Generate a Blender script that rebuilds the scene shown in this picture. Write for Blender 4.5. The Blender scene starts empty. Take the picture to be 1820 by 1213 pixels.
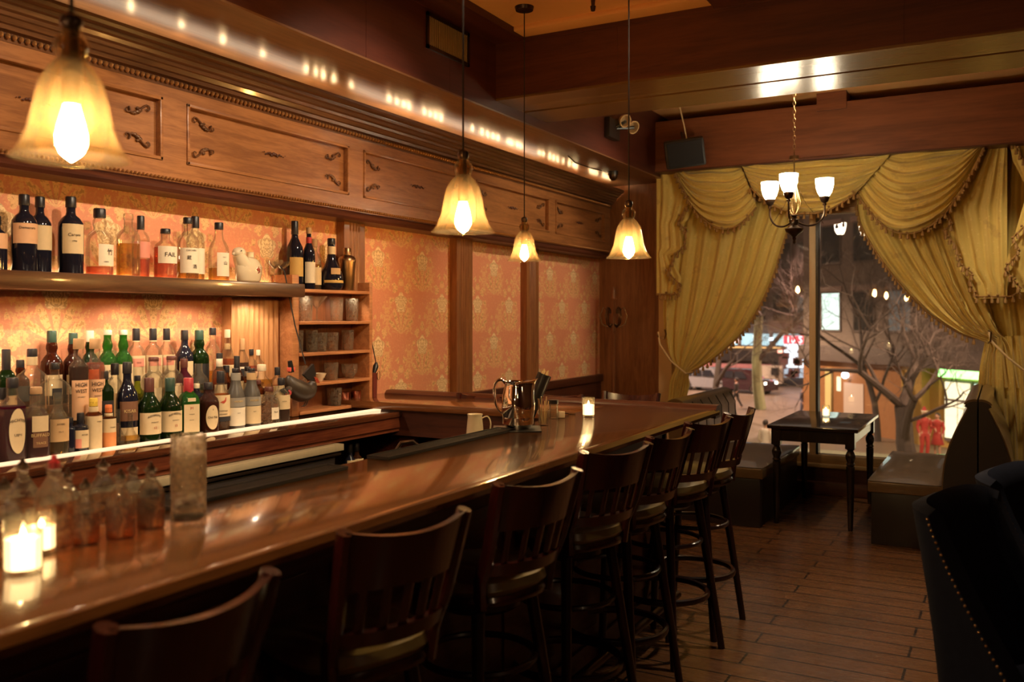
import bpy, bmesh, math, random
from math import pi, sin, cos, tan, atan2, radians, sqrt
from mathutils import Vector, Matrix
random.seed(7)
S = bpy.context.scene
COL = S.collection
# ------------------------------------------------------------------ camera
TH = radians(28.7); CH = 1.56; FPX = 1600.0
cam = bpy.data.cameras.new('camera'); cam_o = bpy.data.objects.new('camera', cam); COL.objects.link(cam_o)
cam.sensor_width = 36.0; cam.lens = FPX / 1820 * 36; cam.shift_y = -41.5 / 1820
cam.clip_start = 0.05; cam.clip_end = 400
cam_o.location = (0, 0, CH); cam_o.rotation_euler = (pi / 2, 0, TH)
cam.dof.use_dof = True; cam.dof.focus_distance = 4.6; cam.dof.aperture_fstop = 2.6
S.camera = cam_o
# ------------------------------------------------------------------ world, exposure
W = bpy.data.worlds.new('night'); S.world = W; W.use_nodes = True
W.node_tree.nodes['Background'].inputs[0].default_value = (0.40, 0.29, 0.21, 1)
W.node_tree.nodes['Background'].inputs[1].default_value = 0.36
S.view_settings.view_transform = 'Standard'; S.view_settings.look = 'None'
S.view_settings.exposure = 0.68; S.view_settings.gamma = 1.0; S.view_settings.use_curve_mapping = False
C = S.cycles
C.max_bounces = 8; C.diffuse_bounces = 4; C.glossy_bounces = 4; C.transmission_bounces = 6; C.transparent_max_bounces = 40
C.sample_clamp_indirect = 4.0; C.caustics_reflective = False; C.caustics_refractive = False
C.use_denoising = True
WARM = (1.0, 0.66, 0.36); WARM2 = (1.0, 0.77, 0.52)
BULB = 330.0
def lamp(name, kind, loc, power, color, size=0.1, rot=(0, 0, 0), sy=None, spread=None):
    l = bpy.data.lights.new(name, kind); o = bpy.data.objects.new(name, l); COL.objects.link(o)
    l.energy = power; l.color = color; o.location = loc; o.rotation_euler = rot
    if kind == 'AREA':
        l.size = size
        if sy: l.shape = 'RECTANGLE'; l.size_y = sy
        if spread: l.spread = spread
    elif kind == 'SPOT':
        l.shadow_soft_size = size; l.spot_size = radians(spread or 70); l.spot_blend = 0.6
    else: l.shadow_soft_size = size
    return o
# added fill lamps without fittings, behind the camera and near the ceiling
lamp('fill_light_behind', 'POINT', (-1.5, -0.75, 1.9), 12, WARM, 0.04)
lamp('fill_light_dining', 'POINT', (2.2, 1.2, 2.5), 4, WARM, 0.12)
lamp('fill_light_rear', 'POINT', (0.8, -2.4, 2.7), 4, WARM, 0.12)
for _y, _p in ((-.6, 90), (.8, 110), (2.2, 120), (3.6, 120), (5.0, 105), (6.6, 80)):
    lamp('wall_fill_spot', 'SPOT', (-1.05, _y, 3.24), _p, WARM2, 0.05, (0, radians(56), 0), spread=60)  # unseen spots added to brighten the papered wall and frieze
# street lamps outside
GZ = -3.94
lamp('fill_spot_aisle', 'SPOT', (-.25, 4.5, 3.27), 75, WARM2, 0.05, (0, 0, 0), spread=58)  # added indoor fill for the aisle floor, no fitting modelled
lamp('fill_spot_window', 'SPOT', (.2, 7.4, 3.4), 50, WARM2, 0.05, (0, 0, 0), spread=80)  # added indoor fill for the booth seats, no fitting modelled
for _l, _p, _c in (((-6, 26, 5.5), 2600, (1.0, .72, .44)), ((-15, 43, 6), 7500, (1.0, .70, .44)), ((1, 31, 4.5), 3500, (1.0, .64, .38)), ((-26, 60, 8), 20000, (1.0, .68, .52)), ((-8, 58, 8), 14000, (1.0, .62, .45))):
    lamp('street_lamp', 'SPOT', _l, _p, _c, 0.3, (0, 0, 0), spread=146)
# ------------------------------------------------------------------ pixel rays (photo frame 1820x1213) to points on real planes
FX, FY, RX, RY = -sin(TH), cos(TH), cos(TH), sin(TH)
def at(px, py, x=None, y=None, z=None, d=None):
    s = (px - 910) / FPX; ux = FX + s * RX; uy = FY + s * RY; uz = (565 - py) / FPX
    if x is not None: d = x / ux
    elif y is not None: d = y / uy
    elif z is not None: d = (z - CH) / uz
    return Vector((ux * d, uy * d, CH + uz * d))
def dist(p): return p[0] * FX + p[1] * FY
# ------------------------------------------------------------------ mesh builder
class MB:
    def __init__(self): self.bm = bmesh.new()
    def quad(self, pts):
        vs = [self.bm.verts.new(p) for p in pts]; return self.bm.faces.new(vs)
    def box(self, lo, hi, bev=0.0, M=None):
        x0, y0, z0 = lo; x1, y1, z1 = hi
        g = bmesh.ops.create_cube(self.bm, size=1)
        vs = g['verts']
        for v in vs:
            v.co = Vector((x0 + (v.co.x + .5) * (x1 - x0), y0 + (v.co.y + .5) * (y1 - y0), z0 + (v.co.z + .5) * (z1 - z0)))
        if bev > 0:
            es = list({e for v in vs for e in v.link_edges})
            r = bmesh.ops.bevel(self.bm, geom=es, offset=bev, segments=2, affect='EDGES', profile=0.6)
            vs = list({v for f in r['faces'] for v in f.verts} | {v for v in vs if v.is_valid})
        if M is not None:
            for v in vs: v.co = M @ v.co
        return self
    def lathe(self, prof, seg=24, c=(0, 0, 0), M=None, sq=None, sx=1.0, sy=1.0, closed=False):
        """prof: [(r,z)], sq: superellipse exponent for square bottles"""
        rings = []
        for r, z in prof:
            ring = []
            if r < 1e-6:
                p = Vector((c[0], c[1], c[2] + z)); ring = [self.bm.verts.new(M @ p if M else p)]
            else:
                for i in range(seg):
                    a = 2 * pi * (i + .5) / seg; ca, sa = cos(a), sin(a); k = 1.0
                    if sq: k = 1.0 / ((abs(ca) ** sq + abs(sa) ** sq) ** (1.0 / sq))
                    p = Vector((c[0] + r * k * ca * sx, c[1] + r * k * sa * sy, c[2] + z))
                    ring.append(self.bm.verts.new(M @ p if M else p))
            rings.append(ring)
        for a, b in zip(rings, rings[1:] + ([rings[0]] if closed else [])):
            n = max(len(a), len(b))
            if len(a) == 1 and len(b) == 1: continue
            for i in range(n):
                j = (i + 1) % n
                if len(a) == 1: self.bm.faces.new((a[0], b[j], b[i]))
                elif len(b) == 1: self.bm.faces.new((a[i], a[j], b[0]))
                else: self.bm.faces.new((a[i], a[j], b[j], b[i]))
        return self
    def tube(self, pts, r, seg=8, cap=True, closed=False, flat=1.0, sm=0):
        pts = [Vector(p) for p in pts]; n = len(pts)
        rs = r if isinstance(r, (list, tuple)) else [r] * n
        if sm:
            P, Q = [], []
            for i in range(n - 1):
                a, b, c, d = pts[max(i - 1, 0)], pts[i], pts[i + 1], pts[min(i + 2, n - 1)]
                for k in range(sm):
                    t = k / sm; P.append(b + (c - a) * (.5 * t) + (a * 2 - b * 5 + c * 4 - d) * (.5 * t * t) + ((b - c) * 3 + d - a) * (.5 * t ** 3)); Q.append(rs[i] + (rs[i + 1] - rs[i]) * t)
            pts, rs = P + [pts[-1]], Q + [rs[-1]]; n = len(pts)
        T = []
        for i in range(n):
            a = pts[(i - 1) % n] if (closed or i > 0) else pts[i]
            b = pts[(i + 1) % n] if (closed or i < n - 1) else pts[i]
            t = (b - a); t = t.normalized() if t.length > 1e-9 else Vector((0, 0, 1)); T.append(t)
        up = Vector((0, 0, 1)) if abs(T[0].z) < .9 else Vector((1, 0, 0))
        nrm = (up - T[0] * up.dot(T[0])).normalized(); rings = []
        for i in range(n):
            nrm = (nrm - T[i] * nrm.dot(T[i]))
            nrm = nrm.normalized() if nrm.length > 1e-6 else T[i].orthogonal().normalized()
            bn = T[i].cross(nrm)
            rings.append([self.bm.verts.new(pts[i] + (nrm * cos(2 * pi * k / seg) * flat + bn * sin(2 * pi * k / seg)) * rs[i]) for k in range(seg)])
        for a, b in zip(rings, rings[1:] + ([rings[0]] if closed else [])):
            for k in range(seg): self.bm.faces.new((a[k], a[(k + 1) % seg], b[(k + 1) % seg], b[k]))
        if cap and not closed:
            self.bm.faces.new(rings[0][::-1]); self.bm.faces.new(rings[-1])
        return self
    def prism(self, poly, a, b, axis='y', M=None):
        """poly in the two other axes, extruded along axis between a and b"""
        def P(u, v, t):
            p = {'x': Vector((t, u, v)), 'y': Vector((u, t, v)), 'z': Vector((u, v, t))}[axis]
            return M @ p if M is not None else p
        A = [self.bm.verts.new(P(u, v, a)) for u, v in poly]; B = [self.bm.verts.new(P(u, v, b)) for u, v in poly]
        n = len(poly)
        for i in range(n): self.bm.faces.new((A[i], A[(i + 1) % n], B[(i + 1) % n], B[i]))
        self.bm.faces.new(A[::-1]); self.bm.faces.new(B); return self
    def ball(self, c, r, seg=12, rings=8, sc=(1, 1, 1)):
        g = bmesh.ops.create_uvsphere(self.bm, u_segments=seg, v_segments=rings, radius=1)
        for v in g['verts']: v.co = Vector((c[0] + v.co.x * r * sc[0], c[1] + v.co.y * r * sc[1], c[2] + v.co.z * r * sc[2]))
        return self
    def grid(self, f, nu, nv, thick=0.0):
        V = [[self.bm.verts.new(f(i / nu, j / nv)) for i in range(nu + 1)] for j in range(nv + 1)]
        for j in range(nv):
            for i in range(nu): self.bm.faces.new((V[j][i], V[j][i + 1], V[j + 1][i + 1], V[j + 1][i]))
        return self
    def build(self, name, m, parent=None, smooth=True, ang=40, loc=None, rot=None, thick=None, sub=0):
        bmesh.ops.recalc_face_normals(self.bm, faces=self.bm.faces[:])
        me = bpy.data.meshes.new(name); self.bm.to_mesh(me); self.bm.free()
        if smooth:
            me.polygons.foreach_set('use_smooth', [True] * len(me.polygons)); me.set_sharp_from_angle(angle=radians(ang))
        if m is not None:
            for mm in (m if isinstance(m, (list, tuple)) else [m]): me.materials.append(mm)
        o = bpy.data.objects.new(name, me); COL.objects.link(o)
        if parent is not None: o.parent = parent
        if loc is not None: o.location = loc
        if rot is not None: o.rotation_euler = rot
        if thick:
            md = o.modifiers.new('solid', 'SOLIDIFY'); md.thickness = thick; md.offset = 0
        if sub:
            md = o.modifiers.new('sub', 'SUBSURF'); md.levels = sub; md.render_levels = sub
        return o
def tag(o, label, cat, group=None):
    o['label'] = label; o['category'] = cat
    if group: o['group'] = group
    return o
def thing(name, label, cat, loc=(0, 0, 0), rz=0.0, group=None):
    o = bpy.data.objects.new(name, None); COL.objects.link(o); o.empty_display_size = .05
    o.location = loc; o.rotation_euler = (0, 0, rz); return tag(o, label, cat, group)
def struct(o): o['kind'] = 'structure'; return o
def dup(root, loc, rz, label=None, group=None):
    r = root.copy(); COL.objects.link(r); r.location = loc; r.rotation_euler = (0, 0, rz)
    if label: r['label'] = label
    if group: r['group'] = group
    for ch in list(root.children):
        c = ch.copy(); COL.objects.link(c); c.parent = r
        for g in list(ch.children):
            d = g.copy(); COL.objects.link(d); d.parent = c
    return r
# ------------------------------------------------------------------ materials
class NT:
    def __init__(self, name):
        self.m = bpy.data.materials.new(name); self.m.use_nodes = True; self.t = self.m.node_tree; self.n = self.t.nodes
        self.b = self.n['Principled BSDF']; self.out = self.n['Material Output']
    def new(self, t, **kw):
        x = self.n.new(t)
        for k, v in kw.items():
            if hasattr(x, k): setattr(x, k, v)
        return x
    def link(self, a, b): self.t.links.new(a, b)
    def inp(self, node, k, v):
        if hasattr(v, 'is_output') or hasattr(v, 'links'): self.link(v, node.inputs[k])
        else: node.inputs[k].default_value = v
    def math(self, op, a, b=None, c=None, clamp=False):
        x = self.new('ShaderNodeMath', operation=op); x.use_clamp = clamp
        self.inp(x, 0, a)
        if b is not None: self.inp(x, 1, b)
        if c is not None: self.inp(x, 2, c)
        return x.outputs[0]
    def step(self, v, lo, hi):
        x = self.new('ShaderNodeMapRange'); x.interpolation_type = 'SMOOTHSTEP'
        self.inp(x, 0, v); self.inp(x, 1, lo); self.inp(x, 2, hi); return x.outputs[0]
    def mix(self, f, a, b):
        x = self.new('ShaderNodeMix', data_type='RGBA')
        self.inp(x, 0, f)
        for k, v in ((6, a), (7, b)):
            if isinstance(v, tuple): v = (*v[:3], 1)
            self.inp(x, k, v)
        return x.outputs[2]
    def coord(self, kind='Object'): return self.new('ShaderNodeTexCoord').outputs[kind]
    def mapping(self, v, sc=(1, 1, 1), loc=(0, 0, 0), rot=(0, 0, 0)):
        x = self.new('ShaderNodeMapping'); self.link(v, x.inputs[0])
        x.inputs['Scale'].default_value = sc; x.inputs['Location'].default_value = loc; x.inputs['Rotation'].default_value = rot
        return x.outputs[0]
    def noise(self, v, sc, det=4, rough=.55, dist=0.0):
        x = self.new('ShaderNodeTexNoise'); self.link(v, x.inputs['Vector'])
        x.inputs['Scale'].default_value = sc; x.inputs['Detail'].default_value = det
        x.inputs['Roughness'].default_value = rough; x.inputs['Distortion'].default_value = dist
        return x.outputs[0]
    def bump(self, h, st=.3, d=.01):
        x = self.new('ShaderNodeBump'); self.link(h, x.inputs['Height']); x.inputs['Strength'].default_value = st
        x.inputs['Distance'].default_value = d; self.link(x.outputs[0], self.b.inputs['Normal']); return x
    def set(self, **kw):
        for k, v in kw.items():
            k = {'color': 'Base Color', 'rough': 'Roughness', 'metal': 'Metallic', 'spec': 'Specular IOR Level', 'coat': 'Coat Weight',
                 'coatr': 'Coat Roughness', 'sheen': 'Sheen Weight', 'em': 'Emission Color', 'ems': 'Emission Strength', 'alpha': 'Alpha', 'sub': 'Subsurface Weight'}.get(k, k)
            if isinstance(v, tuple) and len(v) == 3: v = (*v, 1)
            self.inp(self.b, k, v)
        return self
def plain(name, c, rough=.5, metal=0.0, var=.12, nsc=25, bump=0.0, **kw):
    n = NT(name); v = n.coord(); t = n.noise(v, nsc, 3)
    lo = tuple(x * (1 - var) for x in c); hi = tuple(min(1, x * (1 + var)) for x in c)
    n.set(color=n.mix(t, lo, hi), rough=rough, metal=metal, **kw)
    if bump: n.bump(t, bump, .004)
    return n.m
def wood(name, dark, light, rough=.35, axis='y', sc=1.0, coat=0.0, bump=.08, spec=.5):
    n = NT(name); v = n.coord()
    s = {'x': (1.2, 14, 14), 'y': (14, 1.2, 14), 'z': (14, 14, 1.2)}[axis]
    m = n.mapping(v, tuple(k * sc for k in s))
    a = n.noise(m, 1.6, 6, .6, 1.2); b = n.noise(n.mapping(v, tuple(k * sc * 5 for k in s)), 3, 3, .5)
    f = n.math('ADD', n.math('MULTIPLY', a, .75), n.math('MULTIPLY', b, .25))
    f2 = n.step(f, .32, .68)
    n.set(color=n.mix(f2, dark, light), rough=rough, coat=coat, coatr=.08, spec=spec)
    n.bump(f, bump, .003); return n.m
def emit(name, c, s):
    n = NT(name); n.set(color=(0, 0, 0), rough=.6, em=c, ems=s); return n.m
def glassy(name, tint, refl=1.0, rough=.03, body=0.0, bodyc=None, cut=0.0, ior=1.45, glow=0.0):
    """thin glass: tinted see-through + fresnel mirror (+ some body colour); same for every ray"""
    n = NT(name); n.n.remove(n.b)
    tr = n.new('ShaderNodeBsdfTransparent'); tr.inputs[0].default_value = (*tint, 1)
    gl = n.new('ShaderNodeBsdfGlossy'); gl.inputs['Roughness'].default_value = rough
    fr = n.new('ShaderNodeFresnel'); fr.inputs[0].default_value = ior
    if cut:
        v = n.coord(); vo = n.new('ShaderNodeTexVoronoi'); n.link(v, vo.inputs[0]); vo.inputs['Scale'].default_value = cut
        bp = n.new('ShaderNodeBump'); n.link(vo.outputs[0], bp.inputs['Height']); bp.inputs['Strength'].default_value = .9; bp.inputs['Distance'].default_value = .006
        n.link(bp.outputs[0], gl.inputs['Normal']); n.link(bp.outputs[0], fr.inputs['Normal'])
    base = tr.outputs[0]
    if body:
        df = n.new('ShaderNodeBsdfDiffuse'); df.inputs[0].default_value = (*(bodyc or tint), 1)
        tl = n.new('ShaderNodeBsdfTranslucent'); tl.inputs[0].default_value = (*(bodyc or tint), 1)
        m0 = n.new('ShaderNodeMixShader'); m0.inputs[0].default_value = .5; n.link(df.outputs[0], m0.inputs[1]); n.link(tl.outputs[0], m0.inputs[2])
        m1 = n.new('ShaderNodeMixShader'); m1.inputs[0].default_value = body; n.link(base, m1.inputs[1]); n.link(m0.outputs[0], m1.inputs[2]); base = m1.outputs[0]
    mx = n.new('ShaderNodeMixShader'); f = n.math('MULTIPLY', fr.outputs[0], refl, clamp=True)
    n.link(f, mx.inputs[0]); n.link(base, mx.inputs[1]); n.link(gl.outputs[0], mx.inputs[2]); n.link(mx.outputs[0], n.out.inputs[0])
    return n.m
M = {}
M['wood_panel'] = wood('wood_panel', (.21, .080, .026), (.38, .160, .055), .34, 'y', coat=.15)
M['wood_upright'] = wood('wood_upright', (.19, .068, .022), (.34, .135, .046), .36, 'z', coat=.15)
M['wood_dark'] = wood('wood_dark', (.050, .014, .008), (.105, .030, .014), .38, 'y', coat=.1)
M['wood_dark_x'] = wood('wood_dark_x', (.060, .017, .009), (.12, .034, .016), .42, 'x', coat=.05)
M['crown'] = wood('crown_wood', (.070, .028, .012), (.16, .066, .026), .28, 'y', coat=.3)
M['soffit'] = wood('soffit_wood', (.12, .055, .022), (.24, .12, .05), .33, 'y', .6, spec=1.0, bump=.25)
M['beam_under'] = wood('beam_under_wood', (.10, .05, .02), (.20, .11, .045), .25, 'x', .6, spec=.6, bump=.2)
M['bar_top'] = wood('bar_top_wood', (.085, .032, .010), (.17, .066, .020), .20, 'y', .8, coat=.8, bump=.03)
M['bar_top_x'] = wood('bar_return_wood', (.15, .052, .016), (.30, .11, .034), .20, 'x', .8, coat=.8, bump=.03)
M['counter'] = wood('counter_wood', (.050, .015, .007), (.13, .038, .014), .10, 'y', .8, coat=1.0, bump=.02)
M['drawer_wood'] = wood('burl_wood', (.055, .012, .006), (.17, .045, .018), .25, 'y', .5, coat=.4)
M['shelf_wood'] = wood('shelf_wood', (.07, .026, .011), (.14, .056, .022), .3, 'y', coat=.4)
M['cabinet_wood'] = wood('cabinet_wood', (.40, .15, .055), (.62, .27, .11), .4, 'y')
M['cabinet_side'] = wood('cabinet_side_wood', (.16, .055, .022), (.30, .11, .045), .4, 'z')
M['fluted'] = wood('fluted_wood', (.42, .18, .07), (.62, .31, .13), .45, 'z')
M['stool'] = wood('mahogany', (.022, .0035, .0035), (.055, .008, .007), .22, 'z', coat=.5)
M['stool_leg'] = wood('dark_mahogany', (.012, .004, .004), (.026, .008, .007), .3, 'z', coat=.3)
M['black_wood'] = wood('black_wood', (.010, .007, .006), (.028, .018, .012), .25, 'z', coat=.3)
M['coat_wood'] = wood('coat_rack_wood', (.16, .055, .022), (.30, .12, .045), .3, 'z')
M['gold_trim'] = plain('gilt_bead', (.42, .20, .07), .28, .5)
M['steel'] = plain('stainless', (.62, .55, .42), .22, 1.0)
M['brushed'] = plain('brushed_steel', (.66, .54, .34), .42, .55)
M['chrome'] = plain('polished_steel', (.85, .78, .68), .05, 1.0, var=.02)
M['brass'] = plain('aged_brass', (.35, .22, .10), .3, 1.0)
M['grille'] = plain('vent_grille', (.50, .36, .18), .4, .5)
M['bronze'] = plain('dark_bronze', (.10, .065, .045), .3, .9)
M['black'] = plain('black_plastic', (.012, .011, .011), .35)
M['rubber'] = plain('black_rubber', (.011, .009, .007), .6, nsc=300, bump=.3)
M['cord'] = plain('black_cord', (.02, .012, .01), .7)
M['pale_cord'] = plain('pale_cord', (.6, .45, .25), .6)
M['leather'] = plain('brown_leather', (.15, .098, .045), .30, var=.25, nsc=18, bump=.15, coat=.5)
M['leather_dark'] = plain('black_leather', (.022, .016, .014), .40, var=.2, nsc=30, bump=.15)
M['seat_pad'] = plain('olive_vinyl', (.22, .17, .07), .28, var=.15, coat=.3)
M['navy'] = plain('navy_velvet', (.011, .014, .028), .9, var=.3, nsc=40, spec=.2)
M['bulb'] = emit('bulb_glow', (1.0, .66, .30), BULB)
M['shade_white'] = emit('lit_opal_glass', (1.0, .82, .55), 30)
M['led'] = emit('led_strip', (1.0, .68, .36), 6)
M['led_hot'] = emit('led_point', (1.0, .66, .32), 60)
M['acrylic'] = emit('lit_acrylic_strip', (1.0, .64, .36), 1.0)
M['flame'] = emit('candle_flame', (1.0, .66, .30), 90)
n = NT('candle_wax'); n.set(color=(1, .8, .5), rough=.5, em=(1.0, .66, .30), ems=3.2); M['wax'] = n.m
M['shade_glass'] = glassy('amber_shade_glass', (.92, .80, .58), .6, .05, .022, (1.0, .80, .55))
M['clear'] = glassy('clear_glass', (.95, .94, .90), .55, .03, .05, (.95, .85, .65))
def cut_glass(name, tint, sc, clear_, ior=1.35, st=.9, dist_=.006, body=.25):
    n = NT(name); n.n.remove(n.b)
    g = n.new('ShaderNodeBsdfGlass'); g.inputs['Color'].default_value = (*tint, 1); g.inputs['IOR'].default_value = ior; g.inputs['Roughness'].default_value = .02
    tr = n.new('ShaderNodeBsdfTransparent'); tr.inputs[0].default_value = (*tint, 1)
    vo = n.new('ShaderNodeTexVoronoi'); n.link(n.coord(), vo.inputs[0]); vo.inputs['Scale'].default_value = sc
    bp = n.new('ShaderNodeBump'); n.link(vo.outputs[0], bp.inputs['Height']); bp.inputs['Strength'].default_value = st; bp.inputs['Distance'].default_value = dist_
    n.link(bp.outputs[0], g.inputs['Normal']); mx = n.new('ShaderNodeMixShader'); mx.inputs[0].default_value = clear_
    n.link(g.outputs[0], mx.inputs[1]); n.link(tr.outputs[0], mx.inputs[2])
    df = n.new('ShaderNodeBsdfDiffuse'); df.inputs[0].default_value = (1, .92, .74, 1); tl = n.new('ShaderNodeBsdfTranslucent'); tl.inputs[0].default_value = (1, .92, .74, 1)
    m0 = n.new('ShaderNodeMixShader'); n.link(df.outputs[0], m0.inputs[1]); n.link(tl.outputs[0], m0.inputs[2])
    ft = n.math('MULTIPLY', n.step(vo.outputs[0], .2, .6), body * 2); m1 = n.new('ShaderNodeMixShader'); n.link(ft, m1.inputs[0]); n.link(mx.outputs[0], m1.inputs[1]); n.link(m0.outputs[0], m1.inputs[2])
    n.link(m1.outputs[0], n.out.inputs[0]); return n.m
M['clear_cut'] = cut_glass('cut_glass', (1.0, .97, .92), 75, .40, body=.055, dist_=.010)
M['clear_wavy'] = cut_glass('hand_blown_glass', (1.0, .97, .92), 35, .45, 1.3, .5, body=.05)
M['pane'] = glassy('window_glass', (.97, .97, .97), 1.0, 0.0, .035, (.9, .85, .8), ior=1.5)
GL = {'clear': M['clear'],
      'amber': glassy('amber_glass', (.45, .20, .07), .7, .04, .25, (.30, .10, .03)),
      'brown': glassy('brown_glass', (.22, .08, .04), .7, .04, .35, (.16, .045, .02)),
      'green': glassy('green_glass', (.10, .42, .06), .7, .04, .35, (.06, .25, .03)),
      'dgreen': glassy('dark_green_glass', (.06, .14, .03), .7, .04, .4, (.03, .07, .015)),
      'lime': glassy('lime_glass', (.55, .62, .08), .7, .04, .3, (.4, .42, .05)),
      'black': plain('black_glass', (.012, .012, .022), .08, var=.05),
      'purple': glassy('purple_glass', (.30, .06, .12), .7, .04, .5, (.16, .02, .05)),
      'red': glassy('red_glass', (.55, .08, .08), .7, .04, .4, (.4, .05, .05))}
LQ = {'amber': glassy('whisky_amber', (.80, .42, .14), .1, .1, .18, (.70, .30, .08), ior=1.05),
      'gold': glassy('pale_spirit', (.85, .66, .30), .1, .1, .12, (.7, .5, .2), ior=1.05),
      'pink': glassy('rose_spirit', (.85, .42, .30), .1, .1, .25, (.8, .3, .2), ior=1.05),
      'dark': glassy('dark_spirit', (.22, .07, .04), .1, .1, .5, (.12, .03, .02), ior=1.05),
      'plum': glassy('plum_spirit', (.30, .05, .10), .1, .1, .5, (.14, .015, .045), ior=1.05),
      'red': glassy('red_spirit', (.45, .05, .04), .1, .1, .5, (.3, .02, .02), ior=1.05)}
def paper(name, c): return plain(name, c, .6, var=.06, nsc=60)
LB = {'cream': paper('cream_label', (.72, .55, .32)), 'white': paper('white_label', (.82, .72, .55)), 'tan': paper('tan_label', (.60, .38, .18)),
      'orange': paper('orange_label', (.75, .28, .09)), 'pinkl': paper('pink_label', (.75, .28, .20)), 'black': paper('black_label', (.02, .018, .02)),
      'brown': paper('brown_label', (.20, .09, .045)), 'greenl': paper('green_label', (.09, .14, .07)), 'red': paper('red_label', (.5, .04, .04)),
      'gold': paper('gold_label', (.62, .40, .12)), 'peach': paper('peach_label', (.78, .46, .26)), 'grey': paper('grey_label', (.30, .27, .22))}
CP = {'black': plain('black_cap', (.018, .016, .02), .35), 'cream': plain('cream_cap', (.75, .62, .42), .5), 'white': plain('white_cap', (.82, .72, .55), .5),
      'red': plain('red_wax', (.42, .03, .04), .35), 'green': plain('green_cap', (.03, .07, .05), .35), 'yellow': plain('yellow_cap', (.75, .50, .06), .45),
      'orange': plain('orange_cap', (.75, .20, .06), .45), 'brown': plain('brown_cap', (.12, .035, .025), .4), 'grey': plain('grey_cap', (.16, .13, .12), .4),
      'cork': plain('cork', (.48, .28, .13), .7, nsc=120), 'glass': M['clear']}
INK = plain('ink', (.03, .015, .012), .6); INKR = plain('red_ink', (.45, .06, .03), .6); INKG = plain('gilt_ink', (.70, .48, .2), .4)
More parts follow.
